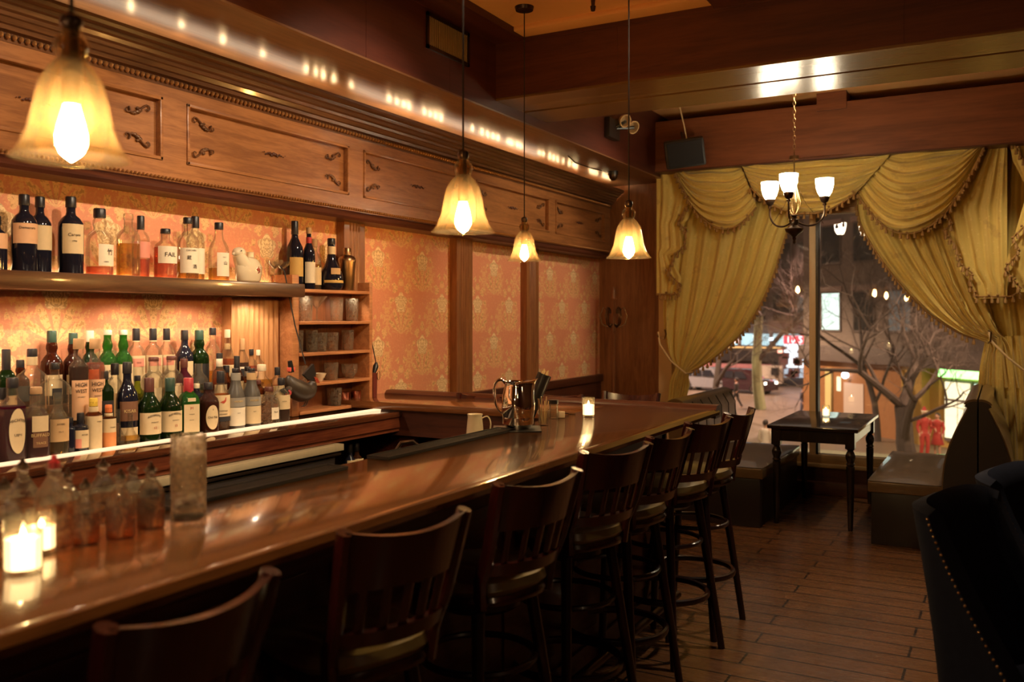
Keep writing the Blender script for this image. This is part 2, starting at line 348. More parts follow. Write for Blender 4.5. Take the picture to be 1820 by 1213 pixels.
# ================================================================== room shell
XW = -3.55; YW = 8.30; XV = XW + .003
def wallpaper():
    n = NT('floral_wallpaper'); v = n.coord()
    sp = n.new('ShaderNodeSeparateXYZ'); n.link(v, sp.inputs[0]); y, z = sp.outputs[1], sp.outputs[2]
    PW, PH = .50, .58
    def cell(oy, oz, pw=PW, ph=PH):
        u = n.math('MULTIPLY', n.math('SUBTRACT', n.math('FRACT', n.math('MULTIPLY_ADD', y, 1 / pw, oy)), .5), pw)
        w = n.math('MULTIPLY', n.math('SUBTRACT', n.math('FRACT', n.math('MULTIPLY_ADD', z, 1 / ph, oz)), .5), ph)
        return u, w
    mt = lambda op, a, b=None, c=None: n.math(op, a, b, c)
    def circ(u, w, cu, cw, r, soft=.004):
        q = mt('SQRT', mt('ADD', mt('POWER', mt('ABSOLUTE', mt('SUBTRACT', u, cu)), 2.0), mt('POWER', mt('ABSOLUTE', mt('SUBTRACT', w, cw)), 2.0)))
        return n.step(mt('SUBTRACT', r, q), 0.0, soft), q
    def motif(oy, oz, seed):
        u, w = cell(oy, oz); au = mt('ABSOLUTE', u)
        cb = n.new('ShaderNodeCombineXYZ'); n.inp(cb, 0, au); n.inp(cb, 1, w); cb.inputs[2].default_value = seed
        nz = n.noise(cb.outputs[0], 24, 3, .6, .6); nf = n.noise(cb.outputs[0], 70, 2, .5, .8); wob = mt('MULTIPLY', mt('SUBTRACT', nz, .5), .11)
        # acanthus fan rising from a stem
        wb = mt('ADD', w, .175); phi = mt('ARCTAN2', au, wb); rr = mt('SQRT', mt('ADD', mt('POWER', au, 2.0), mt('POWER', mt('ABSOLUTE', wb), 2.0)))
        rays = mt('COSINE', mt('MULTIPLY', phi, 13.0)); lim = mt('MULTIPLY_ADD', rays, .030, mt('MULTIPLY_ADD', phi, -.055, .185))
        fan = n.step(mt('ADD', mt('SUBTRACT', lim, rr), wob), 0.0, .012); fan = mt('MULTIPLY', fan, n.step(phi, 1.45, 1.2)); fan = mt('MULTIPLY', fan, n.step(rays, -.75, -.35))
        f1, q = circ(u, w, 0.0, .035, mt('MULTIPLY_ADD', mt('SINE', mt('MULTIPLY', mt('ARCTAN2', mt('SUBTRACT', w, .035), au), 5.0)), .009, .066))
        f2, q2 = circ(au, w, .062, .125, mt('ADD', .030, wob)); f3, q3 = circ(au, w, .0, .165, mt('ADD', .032, wob)); f4, q4 = circ(au, w, .105, .045, mt('ADD', .022, wob)); f5, q5 = circ(au, w, .035, .225, mt('ADD', .013, wob))
        leaf = fan
        for f in (f2, f3, f4, f5): leaf = mt('MAXIMUM', leaf, f)
        ring = n.step(mt('SINE', mt('ADD', mt('MULTIPLY', q, 260.0), mt('ADD', mt('MULTIPLY', nz, 26.0), mt('MULTIPLY', mt('SINE', mt('MULTIPLY', mt('ARCTAN2', mt('SUBTRACT', w, .035), au), 7.0)), 1.3)))), -.3, .5)
        return leaf, f1, ring, nf
    A = motif(0.13, .2, 0.0); B = motif(0.63, .7, 3.3)
    # small sprigs between
    u, w = cell(.38, .1, PW / 2, PH / 2); au = n.math('ABSOLUTE', u)
    cb = n.new('ShaderNodeCombineXYZ'); n.inp(cb, 0, au); n.inp(cb, 1, w); cb.inputs[2].default_value = 7.0
    e = n.math('SUBTRACT', 1.0, n.math('ADD', n.math('POWER', n.math('DIVIDE', au, .06), 2.0), n.math('POWER', n.math('ABSOLUTE', n.math('DIVIDE', w, .125)), 2.0)))
    sprig = n.step(n.math('ADD', n.math('MULTIPLY', e, .5), n.math('MULTIPLY', n.math('SUBTRACT', n.noise(cb.outputs[0], 42, 3, .6), .5), 4.2)), .12, .4)
    leaf = n.math('MAXIMUM', A[0], B[0]); fl = n.math('MAXIMUM', A[1], B[1])
    ring = n.math('MAXIMUM', n.math('MULTIPLY', A[1], A[2]), n.math('MULTIPLY', B[1], B[2]))
    shade = n.step(n.math('MAXIMUM', n.math('MULTIPLY', A[3], A[0]), n.math('MULTIPLY', B[3], B[0])), .50, .60)
    base = n.mix(n.noise(v, 3, 2), (.72, .27, .145), (.80, .33, .185))
    c = n.mix(n.math('MULTIPLY', sprig, .75), base, (.84, .48, .21))
    c = n.mix(n.math('MULTIPLY', leaf, .8), c, (.88, .54, .24))
    c = n.mix(n.math('MULTIPLY', shade, .75), c, (.50, .25, .09))
    c = n.mix(fl, c, (.96, .70, .38)); c = n.mix(n.math('MULTIPLY', n.math('SUBTRACT', fl, ring), .55), c, (.42, .18, .06))
    c = n.mix(n.math('MULTIPLY', n.step(n.noise(v, 95, 3, .7), .50, .62), .16), c, (.50, .22, .09)); c = n.mix(n.math('MULTIPLY', n.step(n.noise(v, 60, 3, .7), .54, .64), .22), c, (.92, .62, .30))
    n.set(color=c, rough=.62, spec=.3); return n.m
M['wallpaper'] = wallpaper()
def planks():
    n = NT('plank_floor'); v = n.coord()
    br = n.new('ShaderNodeTexBrick'); n.link(v, br.inputs[0]); br.offset = .37; br.offset_frequency = 2; br.squash = 1.0
    br.inputs['Scale'].default_value = 1.0; br.inputs['Brick Width'].default_value = 1.05; br.inputs['Row Height'].default_value = .15
    br.inputs['Mortar Size'].default_value = .0058; br.inputs['Mortar Smooth'].default_value = .1; br.inputs['Bias'].default_value = 0
    br.inputs['Color1'].default_value = (0, 0, 0, 1); br.inputs['Color2'].default_value = (1, 1, 1, 1); br.inputs['Mortar'].default_value = (.5, .5, .5, 1)
    g = n.noise(n.mapping(v, (1.6, 30, 1)), 1.5, 5, .6, .7)
    c = n.mix(g, (.11, .045, .018), (.26, .115, .045)); c = n.mix(n.math('MULTIPLY', br.outputs[0], .35), c, (.15, .07, .03))
    c = n.mix(br.outputs[1], c, (.012, .006, .004))
    n.set(color=c, rough=n.math('MULTIPLY_ADD', g, .14, .20), coat=.25, coatr=.15)
    h = n.math('SUBTRACT', n.math('MULTIPLY', g, .5), n.math('MULTIPLY', br.outputs[1], 1.0)); n.bump(h, .45, .004); return n.m
M['planks'] = planks()
M['ceiling'] = plain('orange_plaster', (.80, .42, .15), .7, var=.06, nsc=4)
M['fascia'] = wood('fascia_wood', (.055, .013, .009), (.095, .024, .014), .42, 'y', .4, bump=.03)
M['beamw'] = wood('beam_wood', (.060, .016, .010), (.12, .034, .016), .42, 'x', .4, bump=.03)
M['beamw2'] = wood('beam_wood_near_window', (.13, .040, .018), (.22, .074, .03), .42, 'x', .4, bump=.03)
M['jamb'] = plain('tan_paint', (.78, .56, .30), .5, var=.05)
M['dark_wall'] = plain('dark_wall_paint', (.10, .035, .02), .5)
M['sill'] = wood('sill_wood', (.40, .25, .10), (.58, .38, .16), .4, 'x')

struct(MB().box((-3.7, -3.7, -.06), (3.5, 8.45, 0)).build('floor', M['planks']))
struct(MB().box((-3.65, -3.7, 0), (XW, YW + .15, 3.5)).build('wall_left', M['wallpaper']))
struct(MB().box((-3.7, -3.8, 0), (3.5, -3.7, 3.5)).build('wall_back', M['dark_wall']))
struct(MB().box((3.4, -3.7, 0), (3.5, 8.45, 3.5)).build('wall_right', M['dark_wall']))
WX0, WX1, WZ0, WZ1 = -2.80, 1.55, .345, 2.53
b = MB()
b.box((XW, YW, 0), (-2.93, YW + .15, 3.5))
struct(b.build('wall_window_pier', M['wood_upright']))
b = MB(); b.box((-2.93, YW, .0), (WX0, YW + .15, 3.5)); b.box((WX0, YW, WZ1), (WX1, YW + .15, 3.5)); b.box((WX1, YW, 0), (3.4, YW + .15, 3.5))
struct(b.build('wall_window', M['jamb']))
struct(MB().box((WX0, YW + .02, 0), (WX1, YW + .15, .25)).build('wall_window_lower', M['wood_dark_x']))
b = MB(); b.box((XW, -3.7, 3.33), (3.4, 4.95, 3.42)); b.box((XW, 4.9, 3.45), (3.4, YW + .1, 3.55))
struct(b.build('ceiling', M['ceiling']))
# window frame and panes
win = thing('window_1', 'large street window with tan mullion between draped curtains', 'window', (0, 0, 0)); del win['category']; del win['label']; struct(win)
b = MB(); b.box((WX0, YW, .27), (WX1, YW + .13, WZ0), .006); b.box((WX0, YW - .03, .235), (WX1, YW + .13, .27), .006)
b.box((WX0, YW + .03, WZ0), (WX0 + .05, YW + .12, WZ1)); b.box((WX1 - .05, YW + .03, WZ0), (WX1, YW + .12, WZ1)); b.box((WX0, YW + .03, WZ1 - .05), (WX1, YW + .12, WZ1))
b.build('window_frame', M['sill'], win)
MX = at(1445, 600, y=YW).x
b = MB(); b.box((MX - .035, YW + .01, WZ0), (MX + .02, YW + .12, WZ1 - .05), .004); b.build('mullion', M['jamb'], win)
MB().box((MX + .02, YW + .02, WZ0), (MX + .04, YW + .12, WZ1 - .05)).build('mullion_seal', M['black'], win)
MB().box((WX0 + .05, YW + .085, WZ0), (MX - .03, YW + .092, WZ1 - .05)).build('window_pane', M['pane'], win)
MB().box((MX + .03, YW + .085, WZ0), (WX1 - .05, YW + .092, WZ1 - .05)).build('window_pane', M['pane'], win)
# soffit box over the back bar, beams
SZ = 2.86; XF = -2.82
b = MB(); b.box((XW, -3.7, SZ), (XF, YW, SZ + .01)); struct(b.build('trim_soffit', M['soffit']))
b = MB(); b.box((XW, -3.7, SZ + .01), (XF, YW, 3.46))
for yy in (1.15, 2.62, 3.62, 4.4): b.box((XF, yy, SZ + .012), (XF + .0012, yy + .004, 3.33))
b.box((XF, -3.7, 3.285), (-2.62, 4.94, 3.335)); b.box((-1.42, -3.7, 3.285), (3.4, 4.94, 3.335))
struct(b.build('trim_fascia', M['fascia']))
b = MB(); b.box((-2.62, 4.80, 3.30), (-1.42, 4.94, 3.335), .01); struct(b.build('trim_ceiling_edge', M['ceiling']))
b = MB(); b.box((XF, 4.94, 2.945), (3.4, 5.66, 3.50)); b.box((XF, 4.936, 3.275), (3.4, 4.94, 3.285))
for xx in (-2.0, -.45, .9, 2.2): b.box((xx, 4.9385, 2.95), (xx + .003, 4.94, 3.27))
struct(b.build('trim_beam_near', M['beamw']))
b = MB(); b.box((XF, 4.94, 2.93), (3.4, 5.285, 2.945)); b.box((XF, 5.32, 2.93), (3.4, 5.66, 2.945)); struct(b.build('trim_beam_near_underside', M['beam_under']))
b = MB(); b.box((XF, 7.9, 2.905), (3.4, YW, 3.36)); b.box((XF, 7.885, 2.905), (3.4, 7.9, 2.93))
p0, p1 = at(1452, 170, y=7.9), at(1505, 170, y=7.9); b.box((p0.x, 7.88, 3.30), (p1.x, 8.1, 3.45))
struct(b.build('trim_beam_window', M['beamw2']))
b = MB(); b.box((XF, 7.88, 2.893), (3.4, 8.06, 2.905)); struct(b.build('trim_beam_window_underside', M['wood_dark_x']))
# chair rail and wainscot on the papered wall beyond the bar return
b = MB(); b.box((XW, 4.74, 0), (XW + .02, YW, .93)); struct(b.build('trim_wainscot', M['wood_dark']))
b = MB(); b.box((XW, 4.74, .93), (XW + .045, YW, 1.0), .01); struct(b.build('trim_chair_rail', M['wood_dark']))
b = MB(); b.box((WX0 - .1, YW - .04, 0), (WX1, YW + .02, .11), .01); struct(b.build('baseboard_window', M['wood_dark_x']))
def fluted(y0, y1, z0, z1, dep, x0=XW, nf=4, ff=.55):
    """fluted upright standing off the wall"""
    prof = [(x0, y0), (x0 + dep, y0), (x0 + dep, y0 + (y1 - y0) * (1 - ff) / 2)]
    a = y0 + (y1 - y0) * (1 - ff) / 2; w = (y1 - y0) * ff / nf
    for i in range(nf):
        for t in (.12, .3, .5, .7, .88): prof.append((x0 + dep - .008 * sin(pi * (t - .12) / .76), a + w * (i + t)))
        prof.append((x0 + dep, a + w * (i + 1)))
    prof += [(x0 + dep, y1), (x0, y1)]
    return MB().prism(prof, z0, z1, 'z')
for i, (y0, y1) in enumerate(((4.27, 4.47), (5.54, 5.76), (6.63, 6.85))):
    struct(fluted(y0, y1, 1.0 if i else 1.70, 2.15, .06).build('trim_pilaster', M['wood_upright']))
struct(fluted(3.36, 3.70, 1.02, 1.665, .07, nf=9, ff=.95).build('trim_reeded_panel', M['fluted']))
# ------------------------------------------------------------------ frieze over the back bar
fr = thing('bar_frieze', 'long carved wooden frieze with scroll panels under the crown moulding', 'frieze', (-3.40, 0, 0))
def L(o): return (o[0] + 3.40, o[1], o[2])
FB = MB(); fy0, fy1 = -1.2, 8.22
FB.box(L((XV, fy0, 2.19)), L((-3.425, fy1, 2.70)))
panels = [(y, y + 1.20) for y in (-1.0, .33, 1.66, 3.0, 4.34, 5.66)] + [(6.99, 8.08)]
ZP0, ZP1 = 2.285, 2.575
FB.box(L((-3.425, fy0, 2.19)), L((-3.40, fy1, ZP0))); FB.box(L((-3.425, fy0, ZP1)), L((-3.40, fy1, 2.66)))
ys = [fy0] + [v for p in panels for v in p] + [fy1]
for i in range(0, len(ys), 2): FB.box(L((-3.425, ys[i], ZP0)), L((-3.40, ys[i + 1], ZP1)))
FB.build('frieze_board', M['wood_panel'], fr)
def frame_ring(y0, y1, z0, z1, w, x0, x1):
    b = MB()
    for (a, c, d, e) in ((y0, y1, z0, z0 + w), (y0, y1, z1 - w, z1), (y0, y0 + w, z0, z1), (y1 - w, y1, z0, z1)):
        b.box(L((x0, a, d)), L((x1, c, e)), .003)
    return b
def scroll(cy, cz, sy, sz, k=1.0):
    """carved applique: S tendril curled at both ends with an acanthus leaf at its middle"""
    b = MB(); P = []
    def pt(u, w): return L((-3.416, cy + sy * u * k, cz + sz * w * k))
    for i in range(10): a = -pi * .2 + i * 1.7 * pi / 9; r = .004 + .010 * i / 9; P.append(pt(-.046 + r * cos(a + 2.6), -.010 + r * sin(a + 2.6)))
    for i in range(1, 10): t = i / 10; P.append(pt(-.040 + .080 * t, -.016 + .036 * t * t * (3 - 2 * t) - .010 * sin(pi * t)))
    for i in range(9): a = pi * .6 - i * 1.6 * pi / 8; r = .013 - .009 * i / 8; P.append(pt(.044 + r * cos(a), .008 + r * sin(a)))
    n = len(P); b.tube(P, [.0022 + .0030 * sin(pi * i / (n - 1)) for i in range(n)], 6)
    for (u, w, l) in ((.0, -.012, .014), (-.012, -.018, .012), (.010, -.004, .013), (.0, .002, .010), (-.022, -.020, .009)):
        x_, y_, z_ = pt(u, w); b.ball((x_, y_, z_), l * k, 8, 6, (.45, .8, .55))
    return b
for (y0, y1) in panels:
    frame_ring(y0, y1, ZP0, ZP1, .016, -3.428, -3.392).build('panel_moulding', M['wood_panel'], fr)
    if y1 < 0: continue
    for sy in (1, -1):
        for sz in (1, -1):
            cy = y0 + .12 if sy < 0 else y1 - .12; cz = ZP0 + .075 if sz < 0 else ZP1 - .075
            scroll(cy, cz, sy, sz, 1.2).build('carved_scroll', M['crown'], fr)
    b = MB(); cy, cz = (y0 + y1) / 2, (ZP0 + ZP1) / 2
    for i in range(13):
        t = (i - 6) / 6; b.ball(L((-3.418, cy + t * .085, cz + .005 * sin(i * 2.2))), .012 * (1.1 - .8 * abs(t)), 8, 5, (.5, 1.0, .7))
    b.build('carved_spray', M['wood_dark'], fr)
def beads(z, x, r, y0, y1, step):
    b = MB(); n = int((y1 - y0) / step)
    for i in range(n): b.ball(L((x, y0 + i * step, z)), r, 7, 5, (1, .8, 1))
    return b
beads(2.652, -3.388, .012, fy0, fy1 - .02, .027).build('bead_moulding', M['gold_trim'], fr)
beads(2.205, -3.388, .0085, fy0, fy1 - .05, .021).build('lower_bead_moulding', M['gold_trim'], fr)
prof = [(XV, 2.14), (-3.385, 2.14), (-3.375, 2.155), (-3.385, 2.175), (-3.40, 2.185), (-3.392, 2.192), (XV, 2.195)]
MB().prism([(x + 3.40, z) for x, z in prof], fy0, fy1 - .02, 'y').build('lower_moulding', M['wood_dark'], fr)
prof = [(-3.425, 2.630), (-3.398, 2.630), (-3.40, 2.668), (-3.378, 2.674), (-3.374, 2.690), (-3.362, 2.694), (-3.352, 2.712), (-3.342, 2.716), (-3.338, 2.730),
        (-3.322, 2.736), (-3.315, 2.752), (-3.300, 2.757), (-3.295, 2.772), (-3.275, 2.778), (-3.268, 2.792), (-3.268, 2.806), (-3.285, 2.806), (-3.295, 2.77), (-3.425, 2.70)]
MB().prism([(x + 3.40, z) for x, z in prof], fy0, YW - .05, 'y').build('crown_moulding', M['crown'], fr, ang=25)
b = MB()
random.seed(3)
y = -1.0; k = 0
while y < 8.1:
    if k % 14 < 11 and k % 5 != 3:
        b.ball(L((-3.33 + random.uniform(-.012, .012), y, 2.792)), .0095, 6, 4)
    y += .075 if y > 3.6 else .26; k += 1
b.build('cove_lights', M['led_hot'], fr)
for y0 in (-.2, 2.6, 5.4): lamp('cove_glow', 'AREA', (-3.36, y0, 2.785), 1.7, WARM2, .05, (pi, 0, 0), 2.4)
# ceiling and fascia fittings
v = thing('air_vent', 'tarnished metal air grille set into the dark fascia', 'vent', (XF, 4.05, 3.1))
pa, pb = at(757, 50, x=XF), at(832, 100, x=XF); vz0 = at(790, 100, x=XF).z; vz1 = at(790, 38, x=XF).z
b = MB(); 
for (a, c, d, e) in ((pa.y, pb.y, vz0, vz0 + .02), (pa.y, pb.y, vz1 - .02, vz1), (pa.y, pa.y + .02, vz0, vz1), (pb.y - .02, pb.y, vz0, vz1)):
    b.box((0, a - 4.05, d - 3.1), (.012, c - 4.05, e - 3.1))
b.build('frame', M['bronze'], v)
b = MB(); nn = 22
for i in range(nn):
    yy = pa.y + .02 + (pb.y - pa.y - .04) * (i + .5) / nn - 4.05; b.box((.0, yy - .004, vz0 + .02 - 3.1), (.009, yy + .004, vz1 - .02 - 3.1))
b.build('grille', M['grille'], v); MB().box((0, pa.y - 4.05 + .02, vz0 - 3.1 + .02), (.002, pb.y - 4.05 - .02, vz1 - 3.1 - .02)).build('duct_opening', M['black'], v)
# emergency twin head light on the fascia beyond the beam
q = at(1083, 228, x=XF)
e = thing('emergency_light', 'twin head emergency light on the dark fascia beyond the beam', 'light', q)
MB().box((-.0, -.11, -.09), (.05, .11, .07), .01).build('battery_box', M['leather_dark'], e)
for (dy, dz, dx) in ((.03, .05, .13), (.16, .02, .15)):
    Mx = Matrix.Translation((dx, dy, dz)) @ Matrix.Rotation(radians(120), 4, 'Y') @ Matrix.Rotation(radians(25), 4, 'X')
    h = MB().lathe([(0, -.06), (.03, -.055), (.05, -.02), (.055, 0), (.05, .004), (.045, 0)], 20, M=Mx).build('lamp_head', M['jamb'], e)
    MB().lathe([(.046, 0), (.03, .012), (0, .016)], 20, M=Mx).build('lens', M['clear_wavy'], h)
    MB().tube([(.03, .03, 0), (dx, dy, dz)], .014, 8).build('bracket', M['black'], e)
q = at(1090, 300, x=-3.05) ; q.z = SZ
e = thing('security_camera', 'small dome camera on the glossy soffit near the window end', 'camera', q)
MB().lathe([(.045, 0), (.045, -.03), (.042, -.035)], 20).build('base', M['black'], e)
MB().lathe([(.04, -.035), (.036, -.06), (.02, -.08), (0, -.086)], 20).build('dome', M['bronze'], e)
MB().tube([(-.0, 0, -.02), (-.10, -.25, .0), (-.1, -.6, -.004), (-.02, -.9, -.003)], .004, 6).build('cable', M['cord'], e)
# speaker under the window beam
q = at(1217, 272, y=7.62)
e = thing('speaker', 'small black box speaker hanging by the window beam', 'speaker', q, radians(25)); e.rotation_euler = (radians(14), radians(-7), radians(18))
MB().box((-.17, -.10, -.12), (.17, .12, .12), .02).build('cabinet', plain('speaker_black', (.008, .006, .006), .5), e)
MB().box((-.15, -.112, -.105), (.15, -.098, .105), .006).build('grille', plain('speaker_cloth', (.004, .004, .005), .8), e)
MB().tube([(.03, 0, .12), (.02, .0, .25), (.0, 0, .42)], .006, 6).build('cable', M['pale_cord'], e)
MB().tube([(0, .05, .1), (0, .20, .16), (0, .30, .16)], .012, 6).build('bracket', M['black'], e)
# ================================================================== the bar
BT = 1.07
bar = thing('bar_counter', 'long polished mahogany bar counter with a return at its far end', 'bar', (-1.6, 2, 0))
def LB_(x, y, z): return (x + 1.6, y - 2, z)
b = MB(); b.box(LB_(-1.945, -2.2, BT - .042), LB_(-1.36, 4.72, BT), .006); b.build('bar_top', M['bar_top'], bar)
b = MB(); b.box(LB_(XW + .01, 4.215, BT - .042), LB_(-1.945, 4.72, BT), .005); b.build('return_top', M['bar_top_x'], bar)
b = MB(); prof = [(-1.375, BT - .034), (-1.345, BT - .034), (-1.330, BT - .026), (-1.325, BT - .010), (-1.335, BT + .006), (-1.352, BT + .009), (-1.368, BT + .004), (-1.375, BT)]
b.prism([(x + 1.6, z) for x, z in prof], -4.2, 2.72, 'y'); b.build('front_nosing', M['bar_top'], bar)
b = MB(); prof = [(4.655 - 2, BT - .04), (4.74 - 2, BT - .04), (4.745 - 2, BT + .018), (4.73 - 2, BT + .028), (4.68 - 2, BT + .026), (4.66 - 2, BT + .008)]
b.prism(prof, -3.48 + 1.6, -1.33 + 1.6, 'x'); b.build('return_arm_rail', M['wood_dark_x'], bar)
b = MB(); b.box(LB_(-1.66, -2.2, 0), LB_(-1.60, 4.66, BT - .04)); b.box(LB_(-1.60, -2.2, 0), LB_(-1.585, 4.66, .14), .004)
for i in range(7): b.box(LB_(-1.6, -1.9 + i * .95, .2), LB_(-1.592, -1.05 + i * .95, .9), .004)
b.build('front_panel', M['wood_dark'], bar)
b = MB(); b.box(LB_(XW + .02, 4.58, 0), LB_(-1.6, 4.64, BT - .04)); b.box(LB_(XW + .02, 4.25, .88), LB_(-1.95, 4.58, BT - .045)); b.build('return_panel', M['wood_dark_x'], bar)
b = MB(); b.box(LB_(-2.42, -2.2, .80), LB_(-1.66, 4.25, .86)); b.box(LB_(-2.40, -2.2, .05), LB_(-2.36, 4.2, .80)); b.build('under_bar_station', M['leather_dark'], bar)
b = MB(); b.tube([LB_(-1.42, -2.0, .19), LB_(-1.42, 4.3, .19)], .02, 10)
for i in range(6): b.tube([LB_(-1.42, -1.6 + i * 1.15, .19), LB_(-1.42, -1.6 + i * 1.15, 0)], .012, 8)
b.build('foot_rail', M['bronze'], bar)
# back bar counter with lit strip
CT = 1.02
bb = thing('back_bar_counter', 'glossy back bar counter with a glowing strip and burl drawer fronts', 'counter', (-3.3, 2, 0))
def LC(x, y, z): return (x + 3.3, y - 2, z)
b = MB(); b.box(LC(XW + .005, -2.2, CT - .03), LC(-3.05, 4.44, CT), .004); b.build('countertop', M['counter'], bb)
b = MB(); b.box(LC(-3.245, -2.0, CT), LC(-3.20, 4.36, CT + .006), .002); b.build('light_strip', M['acrylic'], bb)
b = MB(); b.box(LC(-3.09, -2.2, CT - .092), LC(-3.06, 4.42, CT - .031)); b.box(LC(-3.10, -2.2, CT - .115), LC(-3.07, 4.40, CT - .094)); b.box(LC(-3.5, 4.40, 0), LC(-3.06, 4.43, CT - .03))
b.build('drawer_front', M['drawer_wood'], bb)
b = MB(); b.box(LC(XW + .01, -2.2, 0), LC(-3.48, 4.4, .88)); b.box(LC(XW + .01, 3.84, .55), LC(-3.12, 4.38, .58)); b.box(LC(XW + .01, 3.84, .20), LC(-3.12, 4.38, .22)); b.build('carcass', M['leather_dark'], bb)
fg = thing('undercounter_fridge', 'stainless topped fridge under the back bar counter', 'fridge', (-3.2, 2.2, 0))
MB().box((-.24, -3.4, .03), (.12, 1.49, .86), .01).build('body', M['black'], fg)
MB().box((-.25, -3.4, .868), (.175, 1.50, .902), .003).build('steel_top', M['brushed'], fg)
for i in range(4): MB().box((.12, -3.3 + i * 1.2, .06), (.15, -2.14 + i * 1.2, .835), .005).build('door', M['leather_dark'], fg)
MB().box((.12, -3.38, .843), (.165, 1.49, .858), .003).build('door_rail', M['bronze'], fg)
# stepped riser
rs = tag(MB().box((-.115, -4.0, 0), (.115, 1.36, .09), .004).build('bottle_riser', M['shelf_wood'], loc=(-3.43, 2, CT)), 'dark stepped riser under the rear rows of bottles', 'riser')
MB().box((-.115, -4.0, .09), (.0, 1.36, .18), .004).build('upper_step', M['shelf_wood'], rs)
# wall shelf
SH = 1.742
sh = thing('wall_shelf', 'long thick wooden wall shelf holding the upper row of bottles', 'shelf', (-3.4, 1, SH))
MB().box((-.145, -3.0, -.072), (.085, 2.73, 0), .006).build('board', M['shelf_wood'], sh)
MB().box((-.146, -3.0, .0), (-.132, 2.70, .006)).build('light_strip', M['led'], sh)
for y0 in [-.5 + .36 * i for i in range(12)]: lamp('under_shelf_lamp', 'SPOT', (-3.37, y0, 1.655), 2.6, WARM2, .012, (0, 0, 0), spread=165)
# glass cabinet
cb = thing('glass_cabinet', 'narrow open wooden cabinet of glassware standing on the back bar', 'cabinet', (XW + .005, 3.74, CT))
CD = .145; CWd = .69; CHh = .775
MB().box((0, -.02, 0), (CD, .035, CHh), .004).build('side_board', M['cabinet_wood'], cb)
MB().box((0, CWd - .03, 0), (CD, CWd, CHh - .02), .004).build('side_board', M['cabinet_wood'], cb)
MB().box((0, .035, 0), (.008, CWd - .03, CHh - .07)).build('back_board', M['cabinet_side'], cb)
CS = [.022, .175, .345, .52, .70]
for i, z in enumerate(CS): MB().box((.008, .035, z - .018), (CD + (.008 if i < 4 else 0), CWd - .03, z), .003).build('shelf', M['cabinet_wood'], cb)
# bar mats
def mat_(y0, y1, lab, sl):
    o = thing('bar_mat', lab, 'bar mat', (-1.90, y0, BT))
    b = MB(); b.box((-.044, 0, 0), (.046, y1 - y0, .006), .002)
    for a in (-.044, .041): b.box((a, 0, .006), (a + .005, y1 - y0, .012))
    for a in (0, y1 - y0 - .005): b.box((-.04, a, .006), (.04, a + .005, .012))
    k = 0
    while k * .012 < y1 - y0 - .02:
        b.box((-.036, .010 + k * .012, .005), (.036, .015 + k * .012, .010)); k += 1
    tag(b.build('bar_mat', M['rubber'], loc=(-1.90, y0, BT)), lab, 'bar mat'); bpy.data.objects.remove(o)
mat_(1.58, 2.29, 'black rubber bar mat beside the tall mixing glass', 0)
mat_(2.50, 3.42, 'black rubber bar mat running up to the steel pitcher', 0)
# ================================================================== text
def text(s, size, m, parent, r=None, ang=0.0, z=0.0, x=None, y=0.0, name='lettering', sx=1.0, arc=0.0):
    """writing facing +X; bent round a bottle of radius r, or flat at x"""
    cu = bpy.data.curves.new(name, 'FONT'); cu.body = s; cu.size = size; cu.align_x = 'CENTER'; cu.align_y = 'CENTER'; cu.extrude = .0002; cu.resolution_u = 2
    t = bpy.data.objects.new(name, cu); COL.objects.link(t)
    dg = bpy.context.evaluated_depsgraph_get(); me = bpy.data.meshes.new_from_object(t.evaluated_get(dg)); bpy.data.objects.remove(t)
    for v in me.vertices:
        u, w, e = v.co.x * sx, v.co.y, v.co.z
        if arc: w -= u * u / (2 * arc)
        if r: a = ang + u / r; v.co = ((r + .0005 + e) * cos(a), (r + .0005 + e) * sin(a), z + w)
        else: v.co = (x + e, y + u, z + w)
    me.name = name; me.materials.clear(); me.materials.append(m)
    o = bpy.data.objects.new(name, me); COL.objects.link(o); o.parent = parent; return o
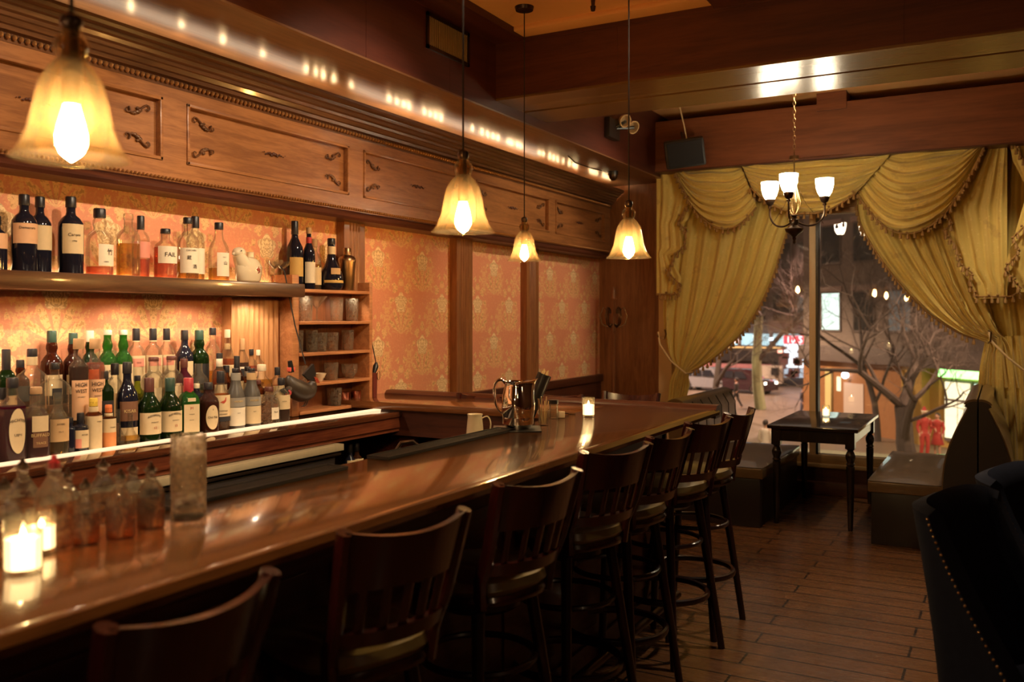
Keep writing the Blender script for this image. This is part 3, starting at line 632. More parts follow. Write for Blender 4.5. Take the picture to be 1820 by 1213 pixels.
# ================================================================== bottles
STY = {  # (radius factor, height factor) outline from the base up; last pairs are the neck; cap starts at CAPZ
 'whisky': [(.0, 0), (.92, 0), (1, .015), (1, .56), (.97, .62), (.80, .68), (.52, .73), (.40, .77), (.37, .84), (.38, .93)],
 'tall': [(.0, 0), (.92, 0), (1, .015), (1, .60), (.96, .66), (.72, .72), (.42, .76), (.36, .80), (.38, .93)],
 'sloped': [(.0, 0), (.92, 0), (1, .015), (1, .50), (.93, .58), (.70, .66), (.48, .72), (.40, .80), (.38, .93)],
 'bulbneck': [(.0, 0), (.92, 0), (1, .015), (1, .52), (.95, .58), (.70, .64), (.46, .68), (.44, .71), (.54, .76), (.50, .81), (.40, .86), (.40, .93)],
 'wide': [(.0, 0), (.95, 0), (1, .02), (1, .52), (.96, .62), (.80, .69), (.48, .74), (.32, .77), (.28, .82), (.28, .93)],
 'wine': [(.0, 0), (.95, 0), (1, .015), (1, .55), (.93, .62), (.65, .69), (.42, .75), (.38, .80), (.38, .93)],
 'bulb': [(.0, 0), (.75, 0), (.85, .02), (1, .10), (1, .24), (.90, .34), (.62, .46), (.42, .58), (.34, .70), (.30, .93)],
 'taper': [(.0, 0), (.90, 0), (1, .02), (1, .50), (.90, .60), (.62, .70), (.50, .80), (.46, .93)],
 'squat': [(.0, 0), (.92, 0), (1, .02), (1, .50), (.98, .60), (.85, .68), (.55, .74), (.40, .78), (.38, .93)],
 'round': [(.0, 0), (.60, 0), (.70, .02), (.95, .18), (1, .34), (.92, .50), (.66, .62), (.38, .70), (.32, .76), (.32, .93)],
 'carafe': [(.0, 0), (.9, 0), (1, .03), (.98, .16), (1.0, .2), (.62, .30), (.36, .45), (.26, .62), (.24, .93)],
 'dropper': [(.0, 0), (.95, 0), (1, .02), (1, .58), (.88, .66), (.48, .70), (.42, .74), (.42, .78)],
 'straight': [(.0, 0), (.98, 0), (1, .02), (1, .66), (.92, .70), (.55, .74), (.50, .78), (.50, .93)],
}
random.seed(11)
def bottle(lab, loc, h, r, sty='whisky', glass='clear', liq=None, fill=.45, cap='black', capz=.84, labs=(), texts=(), sq=None, flat=1.0, grp=None, rz=None, capr=None, name='liquor_bottle', cat='bottle', neckband=None):
    if rz is None: rz = .55 * atan2(-loc[1], -loc[0])
    t = thing(name, lab, cat, loc, rz, grp)
    P = [(a * r, c * h) for a, c in STY[sty]]
    q = MB().lathe(P, 26, sq=sq, sx=flat); g = q.build('glass_body', GL[glass] if isinstance(glass, str) else glass, t)
    if liq:
        zf = fill * h; LP = [(0, .006)]
        for (a, c) in P[1:]:
            if c < zf: LP.append((max(a - .0025, .002), max(c, .006)))
        rr = LP[-1][0]; LP += [(rr, zf), (0, zf)]
        MB().lathe(LP, 20, sq=sq, sx=flat).build('liquid', LQ[liq], t)
    nr = P[-1][0]; cr = capr * r if capr else nr * 1.12
    if cap and cap != 'none':
        MB().lathe([(0, capz * h), (cr, capz * h), (cr * 1.02, capz * h + .003), (cr, h - .004), (cr * .9, h), (0, h)], 18).build('cap', CP[cap], t)
    if neckband:
        zb, zc, mm = neckband; MB().lathe([(nr * 1.10, zb * h), (nr * 1.16, zb * h + .001), (nr * 1.16, zc * h), (nr * 1.1, zc * h + .001)], 16).build('neck_band', LB[mm], t)
    k = 0
    for Lb in labs:
        mm, z0, z1, wa = Lb[:4]; off = Lb[4] if len(Lb) > 4 else .0; oval = len(Lb) > 5 and Lb[5]
        rr = r + .0012 + .0006 * k; b = MB(); N = 10
        if oval:
            zc, rz_, ra = (z0 + z1) / 2 * h, (z1 - z0) / 2 * h, wa
            def disc(u, w):
                u, w = 2 * u - 1, 2 * w - 1; x_, y_ = u * sqrt(1 - w * w / 2), w * sqrt(1 - u * u / 2)
                return Vector((rr * cos(off + x_ * ra) * (flat if flat != 1 else 1) , rr * sin(off + x_ * ra), zc + y_ * rz_))
            b.grid(disc, 12, 8)
        elif sq:
            x_ = r * flat + .0012; y_ = r * min(.92, wa); b.box((x_ - .0006, -y_, z0 * h), (x_ + .0006 * (k + 1), y_, z1 * h))
        else:
            b.grid(lambda u, w: Vector((rr * cos(off + (u - .5) * 2 * wa), rr * sin(off + (u - .5) * 2 * wa), (z0 + (z1 - z0) * w) * h)), N, 1)
        lo = b.build('label', LB[mm], t); k += 1
        if k == 1: first = lo
    if labs:
        for T in texts:
            s, size, zc = T[:3]; kw = T[3] if len(T) > 3 else {}
            ink = kw.pop('ink', INK) if isinstance(kw, dict) else INK
            if sq: text(s, size, ink, first, x=r * flat + .0032, z=zc * h, **kw)
            else: text(s, size, ink, first, r=r + .0028, z=zc * h, **kw)
    return t
def shelf_bottle(lab, px, ytop, w, x, z0, **kw):
    p = at(px, ytop, x=x); d = dist(p); r = w / 2 * d / FPX
    return bottle(lab, Vector((x, p.y, z0)), p.z - z0, r, **kw)
Z1, Z2, Z3 = CT, CT + .09, CT + .18
X1, X2, X3 = -3.285, -3.372, -3.487
B = shelf_bottle
g3 = 'back row of bottles on the riser'; g2 = 'middle row of bottles on the riser'; g1 = 'front row of bottles on the back bar'; gs = 'bottles on the upper wall shelf'
# --- rear step
B('brown bottle with a bulbous neck and green cap, leftmost of the rear row', 92, 588, 36, X3, Z3, sty='bulbneck', glass='brown', cap='green', labs=(('cream', .12, .40, .9),), neckband=(.72, .80, 'pinkl'), grp=g3)
B('brown bulb-necked bottle with a blue tag on its dark cap', 130, 592, 34, X3, Z3, sty='bulbneck', glass='brown', cap='green', labs=(('tan', .12, .40, .9),), grp=g3)
B('dark green bottle with a white cap behind the pair of block lettered bottles', 160, 588, 30, X3, Z3, sty='bulbneck', glass='dgreen', cap='white', labs=(('cream', .15, .45, 1),), grp=g3)
B('bright green bottle with white cap and cream label, left of the pair', 191, 587, 32, X3, Z3, sty='bulbneck', glass='green', cap='white', capz=.93, labs=(('cream', .06, .50, 1.1),), texts=(('APPL', .018, .40), ('WY', .016, .3)), grp=g3)
B('bright green bottle with white cap and cream label, right of the pair', 219, 587, 32, X3, Z3, sty='bulbneck', glass='green', cap='white', capz=.93, labs=(('cream', .06, .50, 1.1),), texts=(('APP', .018, .40), ('W', .016, .3)), grp=g3)
for px, w_, la in ((242, 30, 'left'), (272, 30, 'middle'), (296, 28, 'right')):
    B('clear bottle with arched cream label and black banded cap, %s of the three' % la, px, 584, w_, X3, Z3, sty='tall', glass='clear', liq='gold', fill=.55, cap='black', capz=.82, labs=(('cream', .05, .60, 1.1), ('pinkl', .44, .56, .7)), texts=(('OLD', .010, .5),), neckband=(.80, .815, 'cream'), grp=g3)
B('black bottle with cream neck label behind the red capped bottle', 328, 587, 30, X3, Z3, sty='wine', glass='black', cap='black', labs=(('cream', .2, .5, .9),), neckband=(.50, .62, 'gold'), grp=g3)
B('dark green round shouldered bottle in the rear row', 354, 587, 34, X3, Z3, sty='bulbneck', glass='dgreen', cap='green', labs=(('black', .12, .45, 1),), grp=g3)
B('clear spirit bottle with a square black cap in the rear row', 378, 583, 28, X3, Z3, sty='whisky', glass='clear', liq='gold', fill=.3, cap='black', capz=.88, grp=g3)
B('slim pale bottle with cream capsule and fan label in the rear row', 404, 586, 24, X3, Z3, sty='sloped', glass='clear', liq='amber', fill=.5, cap='cream', capz=.86, labs=(('cream', .1, .40, 1),), neckband=(.66, .76, 'tan'), grp=g3)
B('slim amber bottle with peach capsule and dark diamond label', 430, 602, 24, X3, Z3, sty='sloped', glass='clear', liq='dark', fill=.5, cap='cork', capz=.76, labs=(('white', .1, .42, 1), ('black', .18, .38, .5)), grp=g3)
B('small rose bottle with a black cap beside the reeded panel', 446, 621, 22, X3, Z3, sty='whisky', glass='clear', liq='pink', fill=.55, cap='black', labs=(('peach', .1, .4, 1),), grp=g3)
B('small rose bottle with a white cap beside the reeded panel', 458, 622, 22, X3, Z3, sty='whisky', glass='clear', liq='pink', fill=.55, cap='white', labs=(('peach', .1, .4, 1),), grp=g3)
# --- middle step
B('navy capped bottle with green and tan label at the left end of the middle row', 11, 621, 34, X2, Z2, sty='tall', glass='dgreen', cap='black', capz=.70, labs=(('tan', .12, .46, 1.1), ('greenl', .10, .30, .5, .6)), texts=(('XO', .010, .78),), grp=g2)
B('wide clear square bottle with cream and black collar', 57, 620, 54, X2, Z2, sty='wide', glass='clear', liq='gold', fill=.25, cap='black', capz=.90, sq=5, flat=.55, labs=(('black', .44, .55, .34),), neckband=(.80, .90, 'cream'), grp=g2)
B('wide clear square bottle with a small black square label', 97, 645, 54, X2, Z2, sty='wide', glass='clear', liq='gold', fill=.22, cap='black', capz=.90, sq=5, flat=.55, labs=(('black', .46, .62, .30),), grp=g2)
for px, lq, fl, s_ in ((140, 'dark', .68, 'left, half empty and darker'), (169, 'pink', .72, 'right, fuller and rosier')):
    B('tall whiskey bottle with HIGH WEST label, ' + s_, px, 602, 33, X2 + .012, Z2, sty='straight', glass='clear', liq=lq, fill=fl, cap='cork', capz=.88, labs=(('peach', .08, .53, 1.0),), texts=(('HIGH', .025, .475, {'sx': .8}), ('WEST', .022, .405, {'sx': .8}), ('WHISKEY', .007, .34)), grp=g2)
B('clear bottle with square navy cap and cream label behind the bitters', 204, 646, 30, X2, Z2, sty='squat', glass='clear', liq='gold', fill=.4, cap='black', capz=.80, capr=.45, labs=(('tan', .1, .5, 1),), grp=g2)
B('yellow green bottle with a black cap in the middle row', 244, 668, 26, X2, Z2, sty='sloped', glass='lime', cap='black', capz=.88, labs=(('gold', .15, .45, 1),), grp=g2)
B('broad clear bottle with a flat brown stopper, left of two', 273, 635, 44, X2 - .006, Z2, sty='squat', glass='clear', liq='gold', fill=.45, cap='brown', capz=.93, capr=.40, labs=(('cream', .12, .5, .8),), grp=g2)
B('broad clear bottle with a flat brown stopper, right of two', 305, 633, 44, X2 - .006, Z2, sty='squat', glass='clear', liq='amber', fill=.45, cap='brown', capz=.93, capr=.40, labs=(('cream', .12, .5, .8), ('pinkl', .25, .32, .7)), grp=g2)
B('dark bottle with a pink rimmed shoulder behind the red wax bottle', 327, 638, 30, X2, Z2, sty='squat', glass='purple', cap='brown', labs=(('cream', .1, .45, 1),), grp=g2)
B('green tinted clear bottle standing behind the oval label bottle', 353, 640, 34, X2, Z2, sty='whisky', glass='clear', liq='gold', fill=.4, cap='none', labs=(('black', .12, .38, .9),), texts=(('1805', .012, .22, {'ink': INKG}),), grp=g2)
B('amber bottle with black cap and white collar behind the bird label', 390, 628, 26, X2, Z2, sty='whisky', glass='clear', liq='amber', fill=.75, cap='black', capz=.70, labs=(('cream', .1, .45, 1),), neckband=(.76, .9, 'white'), grp=g2)
B('bottle with a dark grey capsule beside the fan label bottle', 421, 633, 24, X2, Z2, sty='wine', glass='brown', cap='black', capz=.68, labs=(('cream', .1, .52, 1),), grp=g2)
B('small cream labelled bottle behind the grey blue pair', 440, 652, 26, X2, Z2, sty='tall', glass='amber', cap='black', capz=.9, labs=(('cream', .1, .6, 1),), neckband=(.68, .88, 'grey'), grp=g2)
B('round flat flask with cream cap near the reeded panel', 465, 648, 44, X2, Z2, sty='round', glass='clear', liq='gold', fill=.62, cap='cream', capz=.84, flat=.5, labs=(('tan', .28, .46, .35, 0, True),), grp=g2)
B('bottle with ribbed black cap beside the hen bag', 493, 653, 24, X2 + .02, Z2, sty='whisky', glass='clear', liq='amber', fill=.5, cap='black', capz=.78, labs=(('cream', .15, .5, 1),), grp=g2)
# --- front row on the counter
B('square shouldered bottle with dark liquor and oval MICHTER label', 22, 672, 46, X1, Z1, sty='squat', glass='clear', liq='plum', fill=.66, cap='black', capz=.88, labs=(('cream', .10, .64, .62, .15, True),), texts=(('MICHTER', .015, .50, {'ang': .15, 'arc': .05}), ('US*1', .014, .32, {'ang': .15})), grp=g1)
B('bourbon bottle with torn paper label reading BUFFALO', 64, 688, 46, X1 + .005, Z1, sty='sloped', glass='clear', liq='plum', fill=.55, cap='cork', capz=.90, labs=(('cream', .38, .60, .62, .1), ('brown', .16, .37, .55, .1)), texts=(('BUFFALO', .017, .33, {'ink': INKG, 'ang': .1}), ('TRACE', .012, .22, {'ink': INKG, 'ang': .1})), grp=g1)
B('clear bottle with a plain orange tan label next to the bourbon', 103, 698, 36, X1 + .005, Z1, sty='sloped', glass='clear', liq='gold', fill=.35, cap='glass', capz=.86, labs=(('tan', .22, .58, 1.0),), texts=(('BITTERS', .008, .5), ('No 6', .008, .38)), grp=g1)
B('slim black bottle half hidden behind the pink labelled dropper', 124, 742, 20, X1, Z1, sty='straight', glass='black', cap='black', grp=g1)
B('small black dropper bottle with pink and cream label', 143, 734, 27, X1 + .008, Z1, sty='dropper', glass='black', cap='black', capz=.74, capr=.45, labs=(('cream', .10, .56, 1.1), ('pinkl', .10, .34, .35, -.5)), texts=(('BITTER', .008, .44, {'ang': .25}),), grp=g1, name='bitters_bottle')
B('paper wrapped bitters bottle with a yellow cap', 166, 708, 28, X1 + .008, Z1, sty='straight', glass='amber', cap='yellow', capz=.84, capr=.5, labs=(('cream', .02, .66, 1.5),), texts=(('ANGO', .007, .55, {'ang': .4}),), neckband=(.72, .83, 'cream'), grp=g1, name='bitters_bottle')
B('paper wrapped bitters bottle with an orange cap and orange label', 193, 720, 24, X1 + .008, Z1, sty='straight', glass='amber', cap='orange', capz=.82, capr=.5, labs=(('cream', .02, .68, 1.5), ('orange', .02, .36, 1.5)), texts=(('ORANGE', .006, .48, {'ang': .3}),), neckband=(.72, .80, 'cream'), grp=g1, name='bitters_bottle')
B('thin necked glass dasher, left of the two', 210, 728, 28, X1 - .01, Z1, sty='carafe', glass='clear', liq='gold', fill=.22, cap='glass', capz=.9, grp=g1, name='glass_dasher', cat='dasher bottle')
B('thin necked glass dasher holding pale liquid, right of the two', 232, 735, 32, X1 + .01, Z1, sty='carafe', glass='clear', liq='gold', fill=.28, cap='glass', capz=.9, grp=g1, name='glass_dasher', cat='dasher bottle')
B('dark bottle with a brown printed label behind the dashers', 226, 644, 36, X1 - .035, Z1, sty='wine', glass='black', cap='black', capz=.86, labs=(('brown', .28, .52, 1.0), ('cream', .04, .20, .9)), texts=(('KISAR', .020, .40, {'ink': INKG}),), grp=g1)
for px, c_, n_, s_ in ((265, 'brown', '12', 'left, with a brown capsule'), (302, 'green', '15', 'right, with a green capsule')):
    B('dark green whiskey bottle with curved cream label, ' + s_, px, 672, 40, X1, Z1, sty='sloped', glass='dgreen', cap=c_, capz=.78, labs=(('cream', .12, .46, 1.15),), texts=(('REDBREAST', .0120, .42, {'ang': .2, 'arc': .05}), ('SINGLE POT', .006, .31, {'ang': .2}), (n_, .015, .22, {'ang': .2, 'ink': INKR})), grp=g1)
B('square green bottle with a red wax cap and tall cream label', 335, 672, 34, X1 - .004, Z1, sty='squat', glass='green', cap='red', capz=.72, capr=.50, sq=5, labs=(('cream', .07, .55, .80), ('cream', .60, .66, .4)), texts=(('M', .018, .48, {'ink': INKR}), ('Handmade', .0055, .38), ('Bourbon', .0055, .28)), grp=g1)
B('dark bottle with an oval cream Old Fitz label', 370, 680, 38, X1, Z1, sty='squat', glass='brown', liq='dark', fill=.6, cap='black', capz=.86, labs=(('cream', .08, .56, .62, .1, True),), texts=(('0', .010, .47, {'ang': .1}), ('Old Fitz', .015, .32, {'ang': .1})), grp=g1)
gb = B('whisky bottle with a red bird on its cream label', 392, 660, 32, X1 - .02, Z1, sty='sloped', glass='clear', liq='amber', fill=.62, cap='black', capz=.80, labs=(('cream', .24, .60, 1.2), ('black', .16, .235, 1.2)), texts=(('FAMOUS', .010, .335), ('WHISKY', .010, .28)), grp=g1)
lo = gb.children[2] if len(gb.children) > 2 else gb
for c in gb.children:
    if c.name.startswith('label'): lo = c; break
rr = .044
p_ = at(392, 660, x=X1 - .02); rr = 16 * dist(p_) / FPX; hh = p_.z - Z1
poly = [(-.016, .00), (-.008, .006), (.0, .008), (.006, .014), (.007, .022), (.010, .024), (.013, .021), (.011, .018), (.012, .010), (.009, .002), (.003, -.004), (-.004, -.005), (-.008, -.002)]
b = MB(); vs = [b.bm.verts.new(((rr + .0024) * cos(u / rr), (rr + .0024) * sin(u / rr), .48 * hh + w)) for u, w in poly]; b.bm.faces.new(vs); b.build('bird_emblem', INKR, lo, smooth=False)
for px, m_, s_ in ((419, 'white', 'left, with a white lower label'), (447, 'cream', 'right, with a cream lower label')):
    B('grey blue bottle with two tone label, ' + s_, px, 655, 32, X1 + .003, Z1, sty='taper', glass=plain('slate_glass', (.085, .075, .065), .3), cap='black', capz=.94, capr=.4, labs=((m_, .06, .36, 1.15), ('grey', .37, .52, 1.15)), texts=(('ARDBEG', .012, .46, {'ink': INKG}), ('ISLAY', .006, .27)), neckband=(.80, .92, 'grey' if px == 419 else 'tan'), grp=g1)
B('ornate fluted clear bottle with a small crest label', 478, 688, 38, X1, Z1, sty='squat', glass=M['clear_cut'], cap='brown', capz=.88, labs=(('white', .14, .46, .42, .3), ('brown', .46, .56, .25, .3, True)), texts=(('Basil', .012, .34, {'ang': .3}),), grp=g1)
B('whisky bottle with a cream label in front of the hen bag', 500, 672, 30, X1, Z1, sty='whisky', glass='clear', liq='dark', fill=.30, cap='black', capz=.84, labs=(('cream', .30, .62, 1.1),), texts=(('SCOTCH', .006, .48),), grp=g1)
# --- fill: further bottles glimpsed between the rows
for (px, yt, w_, x_, z_, st, gl, cp, lb, la) in (
        (36, 640, 30, X3, Z3, 'bulbneck', 'brown', 'black', 'black', 'dark round bottle glimpsed behind the wide square bottles'),
        (4, 690, 34, X1 - .05, Z1, 'squat', 'clear', 'black', 'cream', 'clear bottle with a square black cap at the left edge'),
        (186, 660, 30, X2 + .03, Z2, 'tall', 'dgreen', 'black', 'black', 'dark bottle behind the orange capped bitters'),
        (290, 690, 26, X2 + .03, Z2 - .0, 'round', 'red', 'none', 'red', 'round red bottle between the two curved label bottles'),
        (318, 682, 28, X2 + .02, Z2, 'wine', 'black', 'cream', 'black', 'black bottle left of the red wax cap'),
        (349, 682, 28, X2 + .02, Z2, 'wine', 'black', 'cream', 'black', 'black bottle right of the red wax cap'),
        (402, 650, 26, X2 + .0, Z2, 'whisky', 'amber', 'black', 'cream', 'amber bottle peeking over the grey blue pair'),
        (459, 676, 24, X2 + .02, Z2, 'squat', 'amber', 'brown', 'tan', 'small amber bottle under the round flask')):
    B(la, px, yt, w_, x_, z_, sty=st, glass=gl, cap=cp, labs=((lb, .12, .45, 1.0),), grp=g2)
# --- upper shelf
XS = -3.44
B('black bottle cut by the left edge of the upper shelf', -6, 384, 34, XS, SH, sty='tall', glass='black', cap='black', labs=(('peach', .40, .68, 1.1),), grp=gs)
B('tall black bottle with a wide peach label, second on the shelf', 43, 346, 42, XS + .03, SH, sty='tall', glass='black', cap='black', capz=.86, labs=(('peach', .36, .62, 1.2),), texts=(('Demerara', .015, .56),), grp=gs)
B('tall black bottle tucked behind the peach labelled one', 71, 350, 38, XS - .045, SH, sty='tall', glass='black', cap='black', capz=.86, labs=(('cream', .30, .62, 1.1),), grp=gs)
B('tall black bottle with a square cream label, standing alone', 126, 350, 42, XS, SH, sty='tall', glass='black', cap='black', capz=.86, labs=(('cream', .26, .64, .95),), texts=(('Caroni', .018, .5), ('1996', .010, .42)), grp=gs)
B('clear bulb necked whisky bottle with brush writing on the label', 177, 371, 46, XS, SH, sty='bulbneck', glass='clear', liq='pink', fill=.13, cap='black', capz=.86, labs=(('white', .14, .46, .7, .35),), texts=(('竹', .030, .34, {'ang': .5}), ('HIBIKI', .008, .2, {'ang': .2})), grp=gs)
B('clear bottle of golden liquor without a cap', 228, 380, 40, XS + .02, SH, sty='tall', glass='clear', liq='gold', fill=.52, cap='glass', capz=.9, grp=gs)
B('bottle with a square pink label and black cap', 250, 384, 30, XS - .045, SH, sty='tall', glass='clear', liq='pink', fill=.3, cap='black', capz=.78, labs=(('pinkl', .32, .58, 1.1),), grp=gs)
B('rose bottle with handwritten white label, shortest on the shelf', 294, 407, 40, XS, SH, sty='squat', glass='clear', liq='pink', fill=.62, cap='black', capz=.90, labs=(('white', .30, .64, .95),), texts=(('FAIL', .029, .47, {'ang': .12}),), grp=gs)
B('clear bottle with printed white label, left of the shelf pair', 334, 387, 38, XS + .02, SH, sty='squat', glass='clear', liq='gold', fill=.28, cap='black', capz=.90, labs=(('white', .10, .50, 1.05),), texts=(('CHICHIBU', .011, .46), ('酒', .022, .2, {'ang': .3}), ('蔵', .022, .34, {'ang': -.2})), grp=gs)
B('clear bottle with striped black cap behind the printed label', 347, 385, 32, XS - .05, SH, sty='tall', glass='clear', liq='gold', fill=.3, cap='black', capz=.82, labs=(('white', .10, .50, 1.05),), grp=gs)
B('clear bottle with narrow white label beside the china bird', 389, 396, 36, XS, SH, sty='sloped', glass='clear', liq='gold', fill=.22, cap='black', capz=.88, labs=(('white', .08, .48, .7, .2),), texts=(('山', .022, .30, {'ang': .3}), ('MALT', .007, .40, {'ang': .2})), grp=gs)
# --- on top of the glass cabinet
CTZ = CT + CS[-1]; XC = XW + .085; gc = 'bottles on top of the glass cabinet'
B('tall dark brown bottle with gold label on the cabinet top', 524, 393, 29, XC, CTZ, sty='wine', glass='black', cap='black', capz=.80, labs=(('gold', .18, .46, 1.0),), grp=gc)
B('slim dark bottle with a red neck band on the cabinet top', 549, 405, 22, XC + .02, CTZ, sty='wine', glass='black', cap='cork', capz=.90, labs=(('white', .10, .44, 1.0),), neckband=(.72, .84, 'red'), grp=gc)
B('pale clear bottle behind the red banded one', 559, 425, 24, XC - .045, CTZ, sty='wine', glass='clear', liq='gold', fill=.5, cap='cork', labs=(('cream', .10, .44, 1.0),), grp=gc)
B('bulbous dark bottle with a kite shaped cream label', 589, 424, 42, XC, CTZ, sty='bulb', glass='black', cap='black', capz=.88, labs=(('gold', .14, .19, 1.0), ('tan', .30, .42, .42)), neckband=(.66, .84, 'cream'), grp=gc)
b = MB(); p_ = at(617, 441, x=XC + .01); d_ = dist(p_); h_ = p_.z - CTZ; r_ = 15.5 * d_ / FPX
ck = thing('cocktail_shaker', 'dull copper cocktail shaker on the cabinet top', 'shaker', (XC + .01, p_.y, CTZ))
MB().lathe([(0, 0), (.70 * r_, 0), (.73 * r_, .005), (.98 * r_, .68 * h_), (0, .68 * h_)], 24).build('tumbler', plain('copper_shaker', (.42, .25, .13), .3, 1.0), ck)
MB().lathe([(1.02 * r_, .66 * h_), (1.03 * r_, .71 * h_), (.93 * r_, .775 * h_), (.70 * r_, .81 * h_), (.50 * r_, .825 * h_), (0, .825 * h_)], 24).build('strainer_top', plain('copper_top', (.36, .21, .11), .32, 1.0), ck)
MB().lathe([(.48 * r_, .83 * h_), (.48 * r_, .97 * h_), (.40 * r_, h_), (0, h_)], 20).build('cap', plain('copper_cap', (.36, .21, .11), .32, 1.0), ck)
# ================================================================== china bird, coupes, cabinet glasses
p = at(441, 497, x=-3.40)
cbz = thing('china_bird', 'white porcelain bird figurine with painted flowers on the upper shelf', 'figurine', (-3.41, p.y, SH), 0)
P_ = M['porcelain'] = plain('porcelain', (.80, .68, .48), .12, var=.03, coat=.5)
b = MB()
b.lathe([(0, 0), (.062, 0), (.072, .01), (.082, .05), (.080, .085), (.060, .115), (.035, .125), (0, .13)], 24, c=(0, .012, 0), sx=.62)
b.tube([(0, -.020, .085), (0, -.045, .118), (0, -.058, .140)], [.045, .036, .030], 14); b.ball((0, -.052, .148), .034, 14, 10, (.9, 1.15, .85))
b.tube([(0, -.08, .145), (0, -.097, .138)], [.012, .005], 8)
b.build('body', P_, cbz, ang=60)
b = MB(); 
for i in range(26):
    a = random.uniform(0, 6.28); r = random.uniform(0, .034); b.ball((.049 - 12 * r * r, .03 + r * cos(a), .062 + r * sin(a)), .0055, 6, 4, (.6, 1, 1))
b.build('painted_flowers', plain('painted_flowers', (.36, .08, .05), .3), cbz)
MB().lathe([(0, .126), (.02, .128), (.018, .15), (.02, .155), (0, .158)], 14, c=(0, .025, 0)).build('stopper', P_, cbz)
MB().ball((.031, -.066, .156), .0035, 6, 5).build('eye', M['black'], cbz)
def glassware(lab, loc, prof, cut=True, grp=None, name='cut_glass', cat='glass', handle=None, sq=None, mat=None):
    t = thing(name, lab, cat, loc, 0, grp)
    P = [(r, z) for r, z in prof]; th = .0025
    inner = [(max(r - th, .001), z) for r, z in P[::-1] if r > th]; inner[-1] = (0, inner[-1][1] + .006)
    MB().lathe([(0, P[0][1])] + P + inner, 20, sq=sq).build('bowl', mat or (M['clear_cut'] if cut else M['clear']), t)
    if handle:
        r, z0, z1 = handle; MB().tube([(0, r - .002, z1), (0, r + .022, z1 + .002), (0, r + .026, (z0 + z1) / 2), (0, r + .012, z0), (0, r - .002, z0)], .0035, 8).build('handle', mat or M['clear'], t)
    return t
COUPE = [(.030, 0), (.030, .003), (.004, .008), (.0035, .075), (.012, .085), (.040, .105), (.046, .125)]
for px, dx, s_ in ((488, .03, 'front one of the two'), (501, -.04, 'rear one of the two')):
    p = at(px, 470, x=-3.44 + dx); glassware('stemmed coupe glass at the right end of the upper shelf, ' + s_, (-3.44 + dx, p.y, SH), COUPE, False, 'coupes on the upper shelf', 'coupe_glass')
TUM = lambda r, h: [(r * .85, 0), (r * .88, .004), (r, h * .9), (r, h)]
MART = [(.030, 0), (.030, .003), (.004, .007), (.0035, .055), (.006, .06), (.048, .115)]
gl = [  # shelf, px, profile, dx, label, extra
 (3, 536, TUM(.036, .115), -.02, 'cut glass pitcher at the left of the cabinet top row', {}),
 (3, 562, MART, .0, 'v shaped cocktail glass in the cabinet top row', {'cut': False}),
 (3, 597, TUM(.032, .112), .0, 'tall patterned tumbler in the cabinet top row, left of two', {}),
 (3, 627, TUM(.032, .110), .01, 'tall patterned tumbler in the cabinet top row, right of two', {}),
 (2, 527, TUM(.028, .10), .0, 'narrow cut tumbler at the left of the second cabinet row', {}),
 (2, 548, TUM(.028, .10), -.02, 'cut tumbler behind the strap in the second cabinet row', {}),
 (2, 569, TUM(.036, .088), .01, 'broad cut tumbler in the middle of the second row, left of two', {}),
 (2, 588, TUM(.034, .088), .0, 'broad cut tumbler in the middle of the second row, right of two', {}),
 (2, 617, TUM(.030, .098), .0, 'flared cut tumbler at the right of the second row', {}),
 (1, 533, TUM(.032, .078), .0, 'low cut tumbler at the left of the third row', {}),
 (1, 590, TUM(.034, .082), .01, 'cut tumbler in the middle of the third row', {}),
 (1, 620, [(.020, 0), (.022, .004), (.036, .03), (.040, .07)], .0, 'glass cup with a handle in the third row', {'handle': (.038, .02, .055), 'name': 'glass_cup', 'cat': 'cup'}),
 (0, 593, TUM(.036, .085), .0, 'cut glass mug with a handle in the bottom row', {'handle': (.034, .02, .07), 'name': 'glass_mug', 'cat': 'mug'}),
 (0, 612, TUM(.030, .072), .005, 'copper mug in the bottom row, left of two', {'handle': (.03, .01, .066), 'name': 'copper_mug', 'cat': 'mug', 'mat': plain('copper', (.75, .30, .20), .18, 1.0)}),
 (0, 632, TUM(.030, .072), .0, 'copper mug in the bottom row, right of two', {'name': 'copper_mug', 'cat': 'mug', 'mat': plain('copper_b', (.75, .30, .20), .18, 1.0)}),
 (1, 566, [(.020, 0), (.022, .004), (.042, .04), (.044, .045)], .0, 'small pale bowl in the third row', {'name': 'pale_bowl', 'cat': 'bowl', 'mat': P_}),
]
for (si, px, pr, dx, lab, kw) in gl:
    x_ = XW + .075 + dx; p = at(px, 600, x=x_); kw.setdefault('grp', 'glassware in the cabinet')
    k_ = 1.0 if kw.get('name', '').startswith(('copper', 'pale')) else 1.24
    if 'handle' in kw: kw['handle'] = tuple(v * k_ for v in kw['handle'])
    glassware(lab, (XW + .080, p.y, CT + CS[si]), [(r * k_, min(z * k_, .15)) for r, z in pr], **kw)
for y0 in (3.85, 4.05, 4.28): lamp('cabinet_fill', 'SPOT', (-3.415, y0, CT + CS[-1] - .03), .9, WARM2, .01, (0, radians(20), 0), spread=140)  # small fill spots added to brighten the glassware
